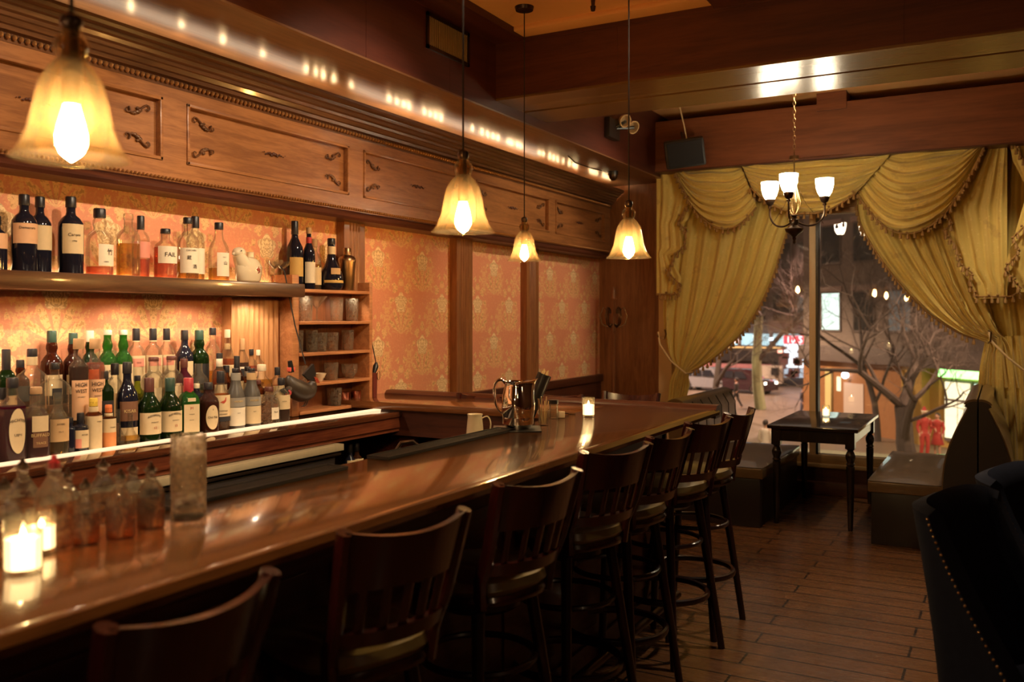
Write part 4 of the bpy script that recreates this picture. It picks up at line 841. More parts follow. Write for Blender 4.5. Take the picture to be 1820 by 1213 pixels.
# ================================================================== hen bag and scissors sheath hanging from the cabinet
XH = -3.33
p = at(533, 690, x=XH); sc_ = dist(p) / FPX * 1.12
hen = thing('hen_bag', 'dark leather hen shaped bag hanging by a strap from the cabinet', 'bag', p)
HB = M['hen'] = plain('hen_leather', (.050, .034, .022), .42, var=.3, nsc=30, bump=.3)
def hp(x, y, dx=0.0): return (dx, (x - 533) * sc_, (690 - y) * sc_)
b = MB(); R_ = [hp(505, 668), hp(512, 684), hp(528, 694), hp(545, 699), hp(560, 694), hp(566, 680)]
b.tube(R_, [.012, .048, .062, .056, .042, .016], 18); b.build('body', HB, hen, ang=80, sub=1)
b = MB(); b.tube([hp(506, 690, .01), hp(499, 694, .02), hp(494, 695, .02)], [.020, .018, .014], 12); b.build('neck', HB, hen, ang=80)
hd = MB().tube([hp(500, 693, .02), hp(491, 691, .02), hp(484, 690, .02)], [.013, .016, .006], 10).build('head', M['black'], hen, ang=80)
MB().lathe([(.008, -.008), (.016, -.006), (.018, 0), (.016, .006), (.008, .008)], 16, M=Matrix.Translation(hp(497, 695, .03)) @ Matrix.Rotation(radians(70), 4, 'Y') @ Matrix.Rotation(radians(50), 4, 'X'), closed=True).build('red_collar', LB['red'], hen)
MB().box((-.012, hp(507, 0)[1], hp(0, 663)[2]), (.012, hp(519, 0)[1], hp(0, 656)[2]), .003).build('red_tag', plain('coral_band', (.75, .12, .08), .5), hen)
MB().tube([hp(513, 664), hp(512, 655), hp(510, 646)], [.016, .014, .012], 10).build('tail_feathers', M['black'], hen)
b = MB(); b.prism([(hp(527, 0)[1], hp(0, 668)[2]), (hp(550, 0)[1], hp(0, 652)[2]), (hp(556, 0)[1], hp(0, 668)[2]), (hp(552, 0)[1], hp(0, 680)[2]), (hp(538, 0)[1], hp(0, 676)[2])], .03, .045, 'x'); b.build('wing_flap', M['leather_dark'], hen)
for i in range(3): MB().tube([hp(551 + i * 3, 673 + i, .047), hp(554 + i * 3, 678 + i, .05), hp(557 + i * 3, 683, .047)], .0028, 6).build('red_stitching', plain('red_thread', (.6, .10, .05), .5), hen)
MB().tube([hp(536, 652, .03), hp(528, 590, -.02), hp(517, 505, -.06), hp(515, 497, -.08)], .005, 6, flat=.4).build('strap', M['cord'], hen)
for a in (551, 556): MB().tube([hp(a, 698), hp(a - 2, 708), hp(a - 8, 718), hp(a - 14, 720)], .0025, 6).build('leg', M['cord'], hen)
p = at(664, 690, x=XW + .12); sc_ = dist(p) / FPX
sw = thing('scissors_sheath', 'dark red leather sheath with scissors hanging on the cabinet side', 'sheath', p)
def wp(x, y, dx=0.0): return (dx, (x - 664) * sc_, (690 - y) * sc_)
b = MB(); b.prism([(wp(657, 0)[1], wp(0, 662)[2]), (wp(670, 0)[1], wp(0, 664)[2]), (wp(668, 0)[1], wp(0, 716)[2]), (wp(658, 0)[1], wp(0, 716)[2])], -.014, .014, 'x'); b.build('sheath', plain('oxblood_leather', (.16, .03, .02), .4), sw)
MB().tube([wp(664, 665), wp(670, 652), wp(672, 645)], [.012, .018, .008], 10).build('scissor_grip', M['black'], sw)
MB().tube([wp(672 + 4 * cos(t), 668 + 8 * sin(t), .018) for t in [i * pi / 6 for i in range(12)]], .002, 6, closed=True).build('ring', M['brass'], sw)
MB().tube([wp(671, 646), wp(661, 580, -.03), wp(651, 503, -.05)], .0035, 6).build('strap', M['cord'], sw)
# ================================================================== things on the bar
def candle(lab, loc, s=1.0, grp='glass candle holders'):
    t = thing('candle_holder', lab, 'candle', loc, 0, grp)
    MB().lathe([(0, 0), (.030 * s, 0), (.031 * s, .003), (.031 * s, .098 * s), (.0295 * s, .098 * s), (.0290 * s, .012), (0, .012)], 24).build('glass_cup', M['clear'], t)
    w = MB().lathe([(0, .013), (.0280 * s, .013), (.0280 * s, .062 * s), (.020, .057 * s), (0, .055 * s)], 20).build('wax', M['wax'], t)
    MB().lathe([(0, .056 * s), (.0045, .060 * s), (.0055, .066 * s), (.003, .074 * s), (0, .080 * s)], 10).build('flame', M['flame'], w)
    return t
p = at(41, 1021, z=BT); candle('lit glass candle nearest the left edge of the bar', p, 1.12)
p = at(73, 985, z=BT); candle('lit glass candle half hidden behind the little bottles', p, .95)
p = at(1046, 742, z=BT); candle('lit glass candle near the far end of the bar', p, 1.0)
# mixing glass + little corked bottles
p = at(335, 922, z=BT)
t = thing('mixing_glass', 'tall straight mixing glass at the end of the little bottles', 'glass', p)
MB().lathe([(0, 0), (.040, 0), (.042, .004), (.042, .205), (.0395, .205), (.0385, .02), (0, .02)], 28).build('glass_wall', M['clear_wavy'], t)
MB().lathe([(.0402, .07), (.0425, .071), (.0425, .15), (.0402, .151)], 28, closed=True).build('etched_pattern', M['clear_cut'], t)
spots = [(268, 940, 1.0), (214, 958, 1.0), (152, 968, .92), (96, 975, 1.28), (40, 948, 1.1), (236, 925, .9), (183, 930, 1.0), (120, 940, .9), (8, 1000, 1.1)]
words = ['last in the row beside the mixing glass', 'second from the mixing glass', 'third from the mixing glass', 'largest, in the middle of the cluster', 'behind the left candle', 'rear one nearest the mixing glass', 'rear one behind the second', 'rear one behind the third', 'at the left edge of the bar']
FL = {'tonic': glassy('tonic_liquid', (.80, .55, .40), .1, .1, .08, (.45, .18, .10), ior=1.05)}
for (px, py, s), wd in zip(spots, words):
    p = at(px, py, z=BT)
    t = thing('pour_bottle', 'small round shouldered glass bottle, ' + wd, 'bottle', p, 0, 'little bottles on the bar')
    r, h = .031 * s, .155 * s
    MB().lathe([(0, 0), (r * .92, 0), (r, .006), (r, h * .46), (r * .92, h * .58), (r * .55, h * .70), (r * .36, h * .76), (r * .36, h * .86), (r * .50, h * .875), (r * .50, h * .90), (r * .34, h * .91)], 22).build('glass_body', M['clear_wavy'], t)
    MB().lathe([(0, .004), (r * .93, .004), (r * .93, h * .44), (0, h * .44)], 18).build('liquid', FL['tonic'], t)
    MB().lathe([(0, h * .86), (r * .30, h * .86), (r * .30, h * .93), (r * .16, h * .95), (r * .12, h), (0, h)], 12).build('pour_spout', M['bronze'] if s < 1.2 else CP['red'], t)
# steel pitcher on a black napkin
p = at(921, 764, z=BT)
nk = tag(MB().box((-.11, -.10, 0), (.10, .10, .006), .002).build('cocktail_napkin', M['black'], loc=(p.x, p.y, BT + .0), rot=(0, 0, .5)), 'black napkin stack under the steel pitcher', 'napkin')
pt = thing('water_pitcher', 'polished steel water pitcher with a looped handle on the bar', 'pitcher', (p.x, p.y, BT + .006), TH)
prof = [(0, 0), (.052, 0), (.055, .006), (.062, .02), (.072, .07), (.074, .10), (.070, .14), (.060, .185), (.058, .200), (.061, .207)]
b = MB(); b.lathe(prof + [(.058, .206), (.056, .198), (.068, .14), (.068, .02), (0, .015)], 36)
for v in b.bm.verts:
    if v.co.z > .17 and v.co.x > .02:
        k = (v.co.z - .17) / .037; a = atan2(v.co.y, v.co.x); w_ = max(0, 1 - abs(a) / .7); v.co.x += .030 * k * w_; v.co.z += .012 * k * w_
b.build('body', M['chrome'], pt, ang=60)
MB().tube([(-.056, 0, .195), (-.072, 0, .212), (-.094, 0, .205), (-.105, 0, .175), (-.100, 0, .12), (-.088, 0, .085), (-.068, 0, .065)], [.008, .009, .010, .010, .009, .008, .007], 10, flat=.7, sm=4).build('handle', M['chrome'], pt)
# straw cup, black caddy, sugar
p = at(966, 757, z=BT)
t = thing('straw_cup', 'small glass cup holding pale straws beside the pitcher', 'cup', p)
MB().lathe([(0, 0), (.024, 0), (.026, .07), (.024, .07), (.022, .006), (0, .006)], 18).build('glass_wall', M['clear'], t)
st = M['straw'] = plain('straw', (.78, .58, .30), .5)
for i in range(8):
    a = i * 2.4; MB().tube([(.008 * cos(a), .008 * sin(a), .008), (.026 * cos(a) , .026 * sin(a), .11 + .012 * (i % 3))], .0028, 6).build('straw', st, t)
p = at(946, 742, z=BT)
t = thing('bar_caddy', 'tilted black cylinder of straws standing behind the steel pitcher', 'caddy', p, TH)
Mx = Matrix.Rotation(radians(22), 4, 'Y')
MB().lathe([(0, 0), (.034, 0), (.036, .215), (.033, .215), (.031, .006), (0, .006)], 20, M=Matrix.Translation((-.02, 0, .012)) @ Mx).build('cylinder', M['black'], t)
for i in range(6): MB().tube([Matrix.Translation((-.02, 0, .012)) @ Mx @ Vector((.015 * cos(i * 1.1), .015 * sin(i * 1.1), z_)) for z_ in (.05, .228 + .006 * (i % 3))], .003, 6).build('straw', st, t)
p = at(984, 745, z=BT)
t = thing('shaker_jar', 'small clear jar with a black lid beside the straws', 'jar', p)
MB().lathe([(0, 0), (.022, 0), (.022, .075), (.020, .075), (.020, .005), (0, .005)], 18).build('glass_wall', M['clear'], t); MB().lathe([(0, .074), (.024, .074), (.024, .092), (0, .093)], 18).build('lid', M['black'], t)
p = at(997, 743, z=BT); tag(MB().box((-.02, -.015, 0), (.02, .015, .032), .004).build('tea_light_box', P_, loc=p, rot=(0, 0, .4)), 'small cream cube beside the black lidded jar', 'box')
p = at(1006, 736, z=BT); tag(MB().box((-.05, -.008, 0), (.05, .008, .007), .002).build('bar_tool', M['chrome'], loc=p, rot=(0, 0, .15)), 'short steel tool lying by the cream cube', 'tool')
# white jug behind the bar, bottles below counter, taps
t = thing('white_jug', 'white enamel jug with a handle standing behind the bar', 'jug', (-2.18, 3.62, .86), TH)
MB().lathe([(0, 0), (.052, 0), (.054, .01), (.038, .20), (.034, .235), (.037, .248), (.033, .246), (.031, .23), (.046, .012), (0, .012)], 26).build('body', P_, t, ang=60)
MB().tube([(.032, 0, .228), (.060, 0, .236), (.074, 0, .20), (.060, 0, .13), (.044, 0, .09)], .006, 8, flat=.6, sm=4).build('handle', P_, t)
for px, g_, la in ((622, 'black', 'dark bottle standing on the shelf below the counter'), (634, 'amber', 'bottle with a cream label on the shelf below the counter')):
    p = at(px, 800, x=-3.16); bottle(la, (-3.16, p.y, .58), .285, .036, sty='tall', glass=g_, cap='black', labs=(('cream', .3, .7, 1.0),), rz=-.3)
t = thing('sink_tap', 'slim steel tap in the dark behind the bar', 'tap', (-2.30, 3.15, .86))
MB().tube([(0, 0, 0), (0, 0, .12), (.02, .02, .16), (.06, .05, .165), (.09, .08, .13)], .009, 8).build('spout', M['bronze'], t); MB().lathe([(0, 0), (.025, 0), (.02, .02), (0, .02)], 16).build('base', M['bronze'], t)
# ================================================================== pendants
def pendant(lab, loc, s=1.0, top=3.33, first=None):
    if first is not None: pass
    t = thing('pendant_lamp', lab, 'pendant lamp', loc, 0, 'glass bell pendants over the bar')
    out = [(.030, .175), (.040, .165), (.055, .140), (.064, .10), (.072, .055), (.085, .022), (.100, .002), (.104, 0)]
    gl_ = [(.018, .235), (.020, .225), (.029, .218), (.032, .205), (.029, .19), (.024, .182)] + out
    full = gl_ + [(.1035, -.002)] + [(r - .003, z) for r, z in out[::-1]] + [(.021, .182), (.026, .19), (.029, .205), (.026, .216), (.016, .222)]
    MB().lathe([(r * s, z * s) for r, z in full], 40).build('glass_shade', M['shade_glass'], t, ang=70)
    MB().lathe([(0, .265 * s), (.008, .265 * s), (.017, .258 * s), (.019, .246 * s), (.016, .236 * s), (.013, .232 * s), (0, .23 * s)], 18).build('knob', M['bronze'], t)
    MB().lathe([(0, .24 * s), (.012, .238 * s), (.014, .19 * s), (.017, .185 * s), (.018, .105 * s), (.016, .096 * s), (0, .096 * s)], 18).build('socket', M['brass'], t)
    bp = [(0, .100), (.012, .098), (.015, .088), (.022, .062), (.027, .038), (.0265, .024), (.018, .008), (.007, -.001), (0, -.006)]
    MB().lathe([(r * s, z * s) for r, z in bp], 20).build('bulb', M['bulb'], t, ang=80)
    MB().tube([(0, 0, .26 * s), (0, 0, top - loc[2])], .0035, 6).build('cord', M['cord'], t)
    MB().lathe([(0, top - loc[2]), (.055, top - loc[2]), (.05, top - loc[2] - .02), (0, top - loc[2] - .025)], 20).build('ceiling_rose', M['bronze'], t)
    return t
pendant('glass bell pendant lamp nearest, hanging large at the left', (-1.395, .985, 1.832), .93)
pendant('glass bell pendant lamp second along the bar', (-1.535, 2.475, 1.838))
pendant('glass bell pendant lamp above the far end of the main bar', (-1.525, 3.91, 1.838))
pendant('smallest looking glass bell pendant lamp, above the bar return', (-2.40, 4.53, 1.885), .94)
# small hook at ceiling
tag(MB().lathe([(0, 0), (.012, 0), (.010, -.03), (.016, -.035), (.012, -.06), (0, -.065)], 12).build('ceiling_hook', M['bronze'], loc=at(1054, 0, z=3.31) + Vector((0, 0, .0))), 'small dark ceiling fitting above the bar end', 'fitting')
# ================================================================== chandelier
CHX, CHY, CHZ = -1.33, 6.66, 2.125
ch = thing('chandelier', 'bronze three arm chandelier with glowing white glass shades', 'chandelier', (CHX, CHY, CHZ))
MB().lathe([(0, -.035), (.006, -.032), (.012, -.02), (.007, -.01), (.016, .005), (.010, .015), (.030, .035), (.060, .055), (.066, .075), (.040, .085), (.022, .10), (.030, .115), (.030, .14), (.012, .155), (.020, .165), (.034, .17), (.020, .178), (0, .18)], 28).build('hub', M['bronze'], ch)
MB().tube([(0, 0, .17), (0, 0, .62)], .005, 8).build('stem', M['brass'], ch)
b = MB()
for i in range(6):
    a = i * pi / 3; b.tube([(.010 * cos(a), .010 * sin(a), .175), (.040 * cos(a), .040 * sin(a), .22), (.042 * cos(a), .042 * sin(a), .27), (.020 * cos(a), .020 * sin(a), .36), (.012 * cos(a), .012 * sin(a), .40)], .0025, 6)
b.build('wire_cage', M['brass'], ch)
MB().lathe([(0, .60), (.032, .60), (.034, .575), (.030, .575), (.028, .59)], 20).build('canopy_cap', M['brass'], ch)
b = MB(); z_ = .62; k = 0
while CHZ + z_ < 3.44:
    b.tube([Vector((.009 * cos(t) * (k % 2), .009 * cos(t) * ((k + 1) % 2), z_ + .018 + .018 * sin(t))) for t in [j * pi / 5 for j in range(10)]], .002, 5, closed=True); z_ += .031; k += 1
b.build('chain', M['brass'], ch)
for i, aa in enumerate((3.0, 123.0, 243.0)):
    a = radians(aa) + TH; ca, sa = cos(a), sin(a)
    # angle measured in the view's right/depth frame
    ux = cos(radians(aa)) * RX + sin(radians(aa)) * FX; uy = cos(radians(aa)) * RY + sin(radians(aa)) * FY
    def A(r, z): return (ux * r, uy * r, z)
    MB().tube([A(.02, .125), A(.09, .10), (A(.16, .11)), A(.205, .15), A(.223, .20), A(.223, .255)], .0068, 8, sm=4).build('arm', M['bronze'], ch)
    MB().tube([A(.012, .40), A(.09, .25), A(.18, .15), A(.215, .115)], .0022, 6).build('wire_brace', M['brass'], ch)
    MB().lathe([(0, .0), (.012, 0), (.014, .012), (.010, .018), (.024, .028), (.034, .05), (.036, .065), (0, .065)], 20, c=A(.223, .245)).build('cup', M['bronze'], ch)
    sh_ = MB().lathe([(.030, .0), (.048, .03), (.060, .07), (.064, .125), (.064, .13), (.061, .13), (.057, .07), (.045, .033), (.0, .006)], 26, c=A(.223, .308)).build('glass_shade', M['shade_white'], ch)
# ================================================================== bar stools
def stool():
    t = thing('bar_stool', 'x', 'bar stool', (0, 0, 0))
    H = .775; ms, ml = M['stool'], M['stool_leg']       # faces +x (towards the counter is +x in its own frame)
    MB().lathe([(0, H - .055), (.165, H - .055), (.185, H - .05), (.190, H - .035), (.185, H - .022), (0, H - .022)], 28, sq=3).build('seat_frame', ms, t)
    MB().lathe([(0, H - .022), (.180, H - .022), (.190, H - .005), (.182, H + .018), (.13, H + .030), (0, H + .032)], 28, sq=3).build('seat_cushion', M['seat_pad'], t)
    MB().lathe([(0, H - .10), (.12, H - .10), (.14, H - .085), (.14, H - .06), (0, H - .06)], 24).build('swivel', ml, t)
    for sx in (1, -1):
        for sy in (1, -1): MB().tube([(.115 * sx, .115 * sy, H - .075), (.165 * sx, .165 * sy, .27), (.195 * sx, .195 * sy, 0)], [.020, .018, .016], 10).build('leg', ml, t)
    ring = [(.205 * cos(a), .205 * sin(a), .275) for a in [2 * pi * i / 32 for i in range(32)]]
    MB().tube(ring, .013, 8, closed=True, flat=1.2).build('foot_ring', ml, t)
    MB().tube([(.175 * cos(a), .175 * sin(a), .52) for a in [2 * pi * i / 28 for i in range(28)]], .011, 8, closed=True).build('upper_ring', ml, t)
    # back: two flared posts, curved deep crest, slats, lower rail
    def bk(u, z):    # u -1..1 across, bowed away from the sitter
        k = (z - H) / .33; w = .145 + .026 * k; return Vector((-.165 - .090 * k - .045 * (1 - u * u), u * w, z))
    for s in (1, -1):
        pts = [Vector((-.150, .140 * s, H - .05)), Vector((-.158, .148 * s, H + .03)), bk(s, H + .12), bk(s, H + .24), bk(s, H + .325)]
        MB().tube(pts, [.019, .019, .018, .018, .017], 8, flat=1.2).build('back_post', ms, t)
    def rail(z0, z1, th, top=False):
        b = MB(); N = 14; A_ = []; 
        for i in range(N + 1):
            u = -1 + 2 * i / N; zt = z1 + (.0 if not top else -.020 * (1 - u * u)) ; A_.append((bk(u, z0), bk(u, zt)))
        V = [[b.bm.verts.new(p + Vector((o, 0, 0))) for p in (a[0], a[1])] for a in A_ for o in (-th, th)]
        for i in range(N):
            a0, a1, c0, c1 = V[2 * i], V[2 * i + 1], V[2 * i + 2], V[2 * i + 3]
            b.bm.faces.new((a0[0], c0[0], c0[1], a0[1])); b.bm.faces.new((a1[0], a1[1], c1[1], c1[0]))
            b.bm.faces.new((a0[1], c0[1], c1[1], a1[1])); b.bm.faces.new((a0[0], a1[0], c1[0], c0[0]))
        for q in (0, 2 * N): b.bm.faces.new((V[q][0], V[q][1], V[q + 1][1], V[q + 1][0]))
        return b
    rail(H + .185, H + .325, .010, True).build('crest_rail', ms, t)
    rail(H + .050, H + .085, .013).build('lower_rail', ms, t)
    for i in range(5):
        u = -.70 + i * .35; MB().tube([bk(u, H + .07), bk(u, H + .13), bk(u, H + .20)], [.014, .014, .014], 8, flat=.4).build('slat', ms, t)
    return t
S0 = stool()
mids = [(-1.187, 1.053, 0), (-1.207, 1.686, -17), (-1.20, 2.333, -15), (-1.225, 2.99, -20), (-1.19, 3.467, -9), (-1.187, 4.0, -16), (-1.17, 4.46, -6)]
nm = ['closest, cut by the lower edge of the view', 'second from the near end', 'third from the near end', 'middle one of the seven along the counter', 'third from the far corner', 'second from the far corner', 'at the far corner, seen clear of the others']
for i, ((mx, my, a), w) in enumerate(zip(mids, nm)):
    lab = 'dark red slat backed bar stool, ' + w; a = radians(a)
    loc = (mx - .235 * cos(a), my - .235 * sin(a), 0); rz = pi + a
    if i == 0: S0.location = loc; S0.rotation_euler = (0, 0, rz); S0['label'] = lab; S0['group'] = 'bar stools along the counter'
    else: dup(S0, loc, rz, lab, 'bar stools along the counter')
for (px, py, w) in ((856, 706, 'behind the steel pitcher, beyond the return'), (985, 704, 'middle one beyond the return'), (1120, 702, 'right one beyond the return, by the curtain')):
    p = at(px, py, z=1.09); dup(S0, (p.x, p.y - .20, 0), -pi / 2 + .05, 'dark red slat backed stool, ' + w, 'bar stools beyond the return')
# ================================================================== window table and booths
def table():
    t = thing('window_table', 'square topped dark wooden table with turned legs at the window', 'table', (-1.255, 7.50, 0))
    mt = M['black_wood']; hx, hy = .325, .60
    MB().box((-hx, -hy, .722), (hx, hy, .75), .006).build('tabletop', plain('dark_lacquer', (.018, .012, .009), .16, coat=.6), t)
    b = MB(); b.box((-hx + .05, -hy + .04, .63), (hx - .05, -hy + .06, .722)); b.box((-hx + .05, hy - .06, .63), (hx - .05, hy - .04, .722))
    b.box((-hx + .04, -hy + .05, .63), (-hx + .06, hy - .05, .722)); b.box((hx - .06, -hy + .05, .63), (hx - .04, hy - .05, .722)); b.build('apron', mt, t)
    pr = [(0, 0), (.014, 0), (.018, .01), (.026, .30), (.030, .47), (.024, .475), (.032, .485), (.024, .50), (.034, .53), (.036, .55), (.026, .575), (.020, .585), (.028, .595), (.020, .605), (.0, .605)]
    for sx in (1, -1):
        for sy in (1, -1):
            c = (sx * (hx - .06), sy * (hy - .06), 0)
            b = MB(); b.lathe(pr, 18, c=c); b.box((c[0] - .033, c[1] - .033, .60), (c[0] + .033, c[1] + .033, .722)); b.build('leg', mt, t)
table()
p = at(1468, 741, z=.75); candle('lit glass candle on the window table', p, .95)
def slab(f, nu, nv): return MB().grid(f, nu, nv)
def cushion(x0, x1, y0, y1, z0, z1, puff=.03, n=10, pw=4):
    b = MB()
    def F(u, v): 
        e = (1 - abs(2 * u - 1) ** pw) * (1 - abs(2 * v - 1) ** pw); return Vector((x0 + (x1 - x0) * u, y0 + (y1 - y0) * v, z1 - puff * 1.0 * (1 - e)))
    b.grid(F, n, n); b.box((x0, y0, z0), (x1, y1, z1 - puff - .002), .012); return b
bl = thing('booth_bench', 'low brown leather booth bench to the left of the window table', 'bench', (-1.9, 7.4, 0), 0, 'leather booth benches')
def rb(lo, hi, bv): return MB().box(lo, hi, bv)
cushion(-.33, .33, -.68, .70, .36, .475, .03).build('seat_cushion', M['leather'], bl, ang=60)
rb((-.33, -.67, 0), (.31, .69, .36), .01).build('base', M['leather_dark'], bl)
def backrest(x0, y0, y1, z0, z1, th, lean, sgn):
    """tufted back rolled over at the top; sgn +1 faces +x"""
    b = MB(); prof = []
    for i in range(9):
        a = pi * i / 8; prof.append((x0 + lean + th / 2 * cos(a) * sgn, z1 - th * .35 + th * .35 * sin(a)))
    prof = [(x0 + th / 2 * sgn, z0)] + [(x0 + th * .62 * sgn + lean * .4, (z0 + z1) / 2)] + prof + [(x0 - th / 2 * sgn, z0)]
    b.prism(prof, y0, y1, 'y'); return b
backrest(-.28, -.68, .72, .30, .93, .15, -.06, 1).build('backrest', M['leather'], bl, ang=50)
b = MB()
for i in range(6): b.tube([(-.255, -.52 + i * .22, .90), (-.205, -.52 + i * .22, .82), (-.20, -.52 + i * .22, .60)], .0045, 6)
b.build('seam_piping', M['leather_dark'], bl)
br = thing('booth_bench', 'leather booth bench with high rounded double back right of the window table', 'bench', (-.45, 7.37, 0), 0, 'leather booth benches')
cushion(-.38, .12, -.76, .80, .36, .475, .035).build('seat_cushion', M['leather'], br, ang=60)
rb((-.36, -.74, 0), (.12, .79, .36), .01).build('base', M['leather_dark'], br)
def lens_back(x0, sg, z0=.06, z1=1.03, w=.215, top=.085):
    b = MB(); prof = []
    N = 14
    for i in range(N + 1):
        t = i / N; bulge = w * (.55 + .45 * sin(pi * min(1, .30 + t * .62))) * (1 if t < .5 else 1 - ((t - .5) / .5) ** 2.2 * (1 - top / w)); prof.append((x0 + sg * bulge, z0 + (z1 - .05 - z0) * t))
    for i in range(1, 6):
        a = pi / 2 * i / 6; prof.append((x0 + sg * top * cos(a), z1 - .05 + .05 * sin(a)))
    prof += [(x0 + sg * .004, z1 - .004), (x0 + sg * .004, z0)]
    b.prism(prof, -.765, .80, 'y'); return b
for sg, x_ in ((-1, .295), (1, .297)): lens_back(x_, sg).build('backrest', M['leather'], br, ang=45)
for sg, x_ in ((-1, .295), (1, .297)):
    b = MB(); prof = []
    lens = lens_back(x_, sg); 
    for v in lens.bm.verts: v.co.y = -.772 if v.co.y < 0 else -.762; v.co.x = x_ + (v.co.x - x_) * .96; v.co.z = .06 + (v.co.z - .06) * .985
    lens.build('end_panel', M['leather_dark'], br, ang=45)
cushion(.47, .97, -.76, .80, .36, .475, .035).build('rear_seat_cushion', M['leather'], br, ang=60)
rb((.47, -.74, 0), (.95, .79, .36), .01).build('rear_base', M['leather_dark'], br)
# ================================================================== navy dining chairs (foreground right)
def navy(lab, loc, rz):
    """wing-like upholstered chair: outer shell = bowed back whose edges sweep down and forward into arms; faces +y in its frame"""
    t = thing('dining_chair', lab, 'chair', loc, rz, 'navy upholstered dining chairs')
    Ht = .985; Wd, cr_ = .275, .075
    def ext(v): return .004 + .34 * (1 - v) ** 1.4
    def shell(u, v, off=0.0):
        """u -1..1 along a U shaped plan whose arms shorten towards the top: outer surface, inset by off"""
        W_ = Wd - off; R = max(cr_ - off, .02); half = (W_ - R) + R * pi / 2 + ext(v); s = abs(u) * half; sg = 1 if u >= 0 else -1
        if s < W_ - R: x, y = s, -Wd + off
        elif s < W_ - R + R * pi / 2: a = (s - (W_ - R)) / R; x = W_ - R + R * sin(a); y = -Wd + off + R * (1 - cos(a))
        else: x, y = W_, -Wd + off + R + (s - (W_ - R) - R * pi / 2)
        z = .20 + (Ht - .20 - .035 * abs(u) ** 2.5) * v
        return Vector((sg * x * (1 - .05 * v), y - .105 * v ** 1.5, z))
    b = MB(); NU, NV = 44, 16
    O = [[b.bm.verts.new(shell(-1 + 2 * i / NU, j / NV)) for i in range(NU + 1)] for j in range(NV + 1)]
    I = [[b.bm.verts.new(shell(-1 + 2 * i / NU, j / NV, .07) + Vector((0, 0, -.004))) for i in range(NU + 1)] for j in range(NV + 1)]
    Tm = [b.bm.verts.new((O[NV][i].co + I[NV][i].co) / 2 + Vector((0, 0, .020))) for i in range(NU + 1)]
    for j in range(NV):
        for i in range(NU):
            b.bm.faces.new((O[j][i], O[j][i + 1], O[j + 1][i + 1], O[j + 1][i])); b.bm.faces.new((I[j][i], I[j + 1][i], I[j + 1][i + 1], I[j][i + 1]))
    for i in range(NU):
        b.bm.faces.new((O[NV][i], O[NV][i + 1], Tm[i + 1], Tm[i])); b.bm.faces.new((Tm[i], Tm[i + 1], I[NV][i + 1], I[NV][i]))
        b.bm.faces.new((O[0][i], I[0][i], I[0][i + 1], O[0][i + 1]))
    for q in (0, NU):
        for j in range(NV): b.bm.faces.new((O[j][q], O[j + 1][q], I[j + 1][q], I[j][q]))
        b.bm.faces.new((O[NV][q], Tm[q], I[NV][q]))
    sh = b.build('back_shell', M['navy'], t, ang=50)
    for s in (1, -1):
        b = MB()
        for i in range(44): b.ball(shell(s * .985, .985 - .97 * i / 43, -.002), .0048, 7, 5)
        b.build('nailhead_trim', M['brass'], sh)
    cushion(-.25, .25, -.24, .27, .30, .47, .03).build('seat_cushion', M['navy'], t, ang=60)
    for sx in (1, -1):
        for sy in (1, -1): MB().tube([(.20 * sx, .19 * sy, .31), (.23 * sx, .23 * sy, 0)], [.024, .015], 8).build('leg', M['black_wood'], t)
navy('navy velvet chair with nailhead trim, nearer the lower right corner', (.17, 3.17, 0), radians(-112))
navy('navy velvet chair with nailhead trim, partly cut by the right edge', (.33, 3.82, 0), radians(-112))
# ================================================================== coat rack
p = at(1076, 640, x=-3.40)
cr = thing('coat_rack', 'turned wooden coat stand with curled brass hooks in the corner', 'coat rack', (-3.30, 8.06, 0))
MB().lathe([(0, 0), (.02, .0), (.022, .6), (.018, .62), (.024, .65), (.018, .70), (.018, 1.40), (.026, 1.42), (.020, 1.46), (.020, 1.72), (.03, 1.74), (.018, 1.77), (.026, 1.80), (.020, 1.83), (.012, 1.85), (0, 1.86)], 16).build('pole', M['coat_wood'], cr)
for i in range(6):
    a = i * pi / 3 + .3; ux, uy = cos(a), sin(a)
    MB().tube([(ux * r, uy * r, z) for r, z in ((.02, 1.50), (.06, 1.47), (.11, 1.50), (.13, 1.58), (.10, 1.66), (.07, 1.64), (.065, 1.60))], .006, 6).build('hook', M['bronze'], cr)
    if i % 2 == 0: MB().tube([(ux * r, uy * r, z) for r, z in ((.02, .35), (.10, .25), (.18, .06), (.24, .02))], .014, 8).build('foot', M['coat_wood'], cr)
# ================================================================== curtains
def curtain_mat():
    n = NT('gold_brocade'); v = n.coord()
    m = n.mapping(v, (26, 26, 26)); vo = n.new('ShaderNodeTexVoronoi'); n.link(m, vo.inputs[0]); vo.inputs['Scale'].default_value = 1.0
    dots = n.step(vo.outputs[0], .25, .1); big = n.step(n.noise(v, 7, 3, .6), .60, .68)
    f = n.noise(v, 9, 3)
    c = n.mix(f, (.62, .46, .11), (.76, .58, .16)); c = n.mix(n.math('MULTIPLY', dots, .45), c, (.88, .70, .26)); c = n.mix(n.math('MULTIPLY', big, .45), c, (.42, .26, .07))
    n.set(color=c, rough=.55, sheen=.25, spec=.35); n.bump(n.noise(v, 160, 2), .12, .002); return n.m
M['curtain'] = curtain_mat()
M['lining'] = plain('curtain_fringe', (.34, .19, .055), .6, var=.25, nsc=60)
YC = 8.12
def CP_(px, py, dy=0.0): return at(px, py, y=YC) + Vector((0, dy, 0))
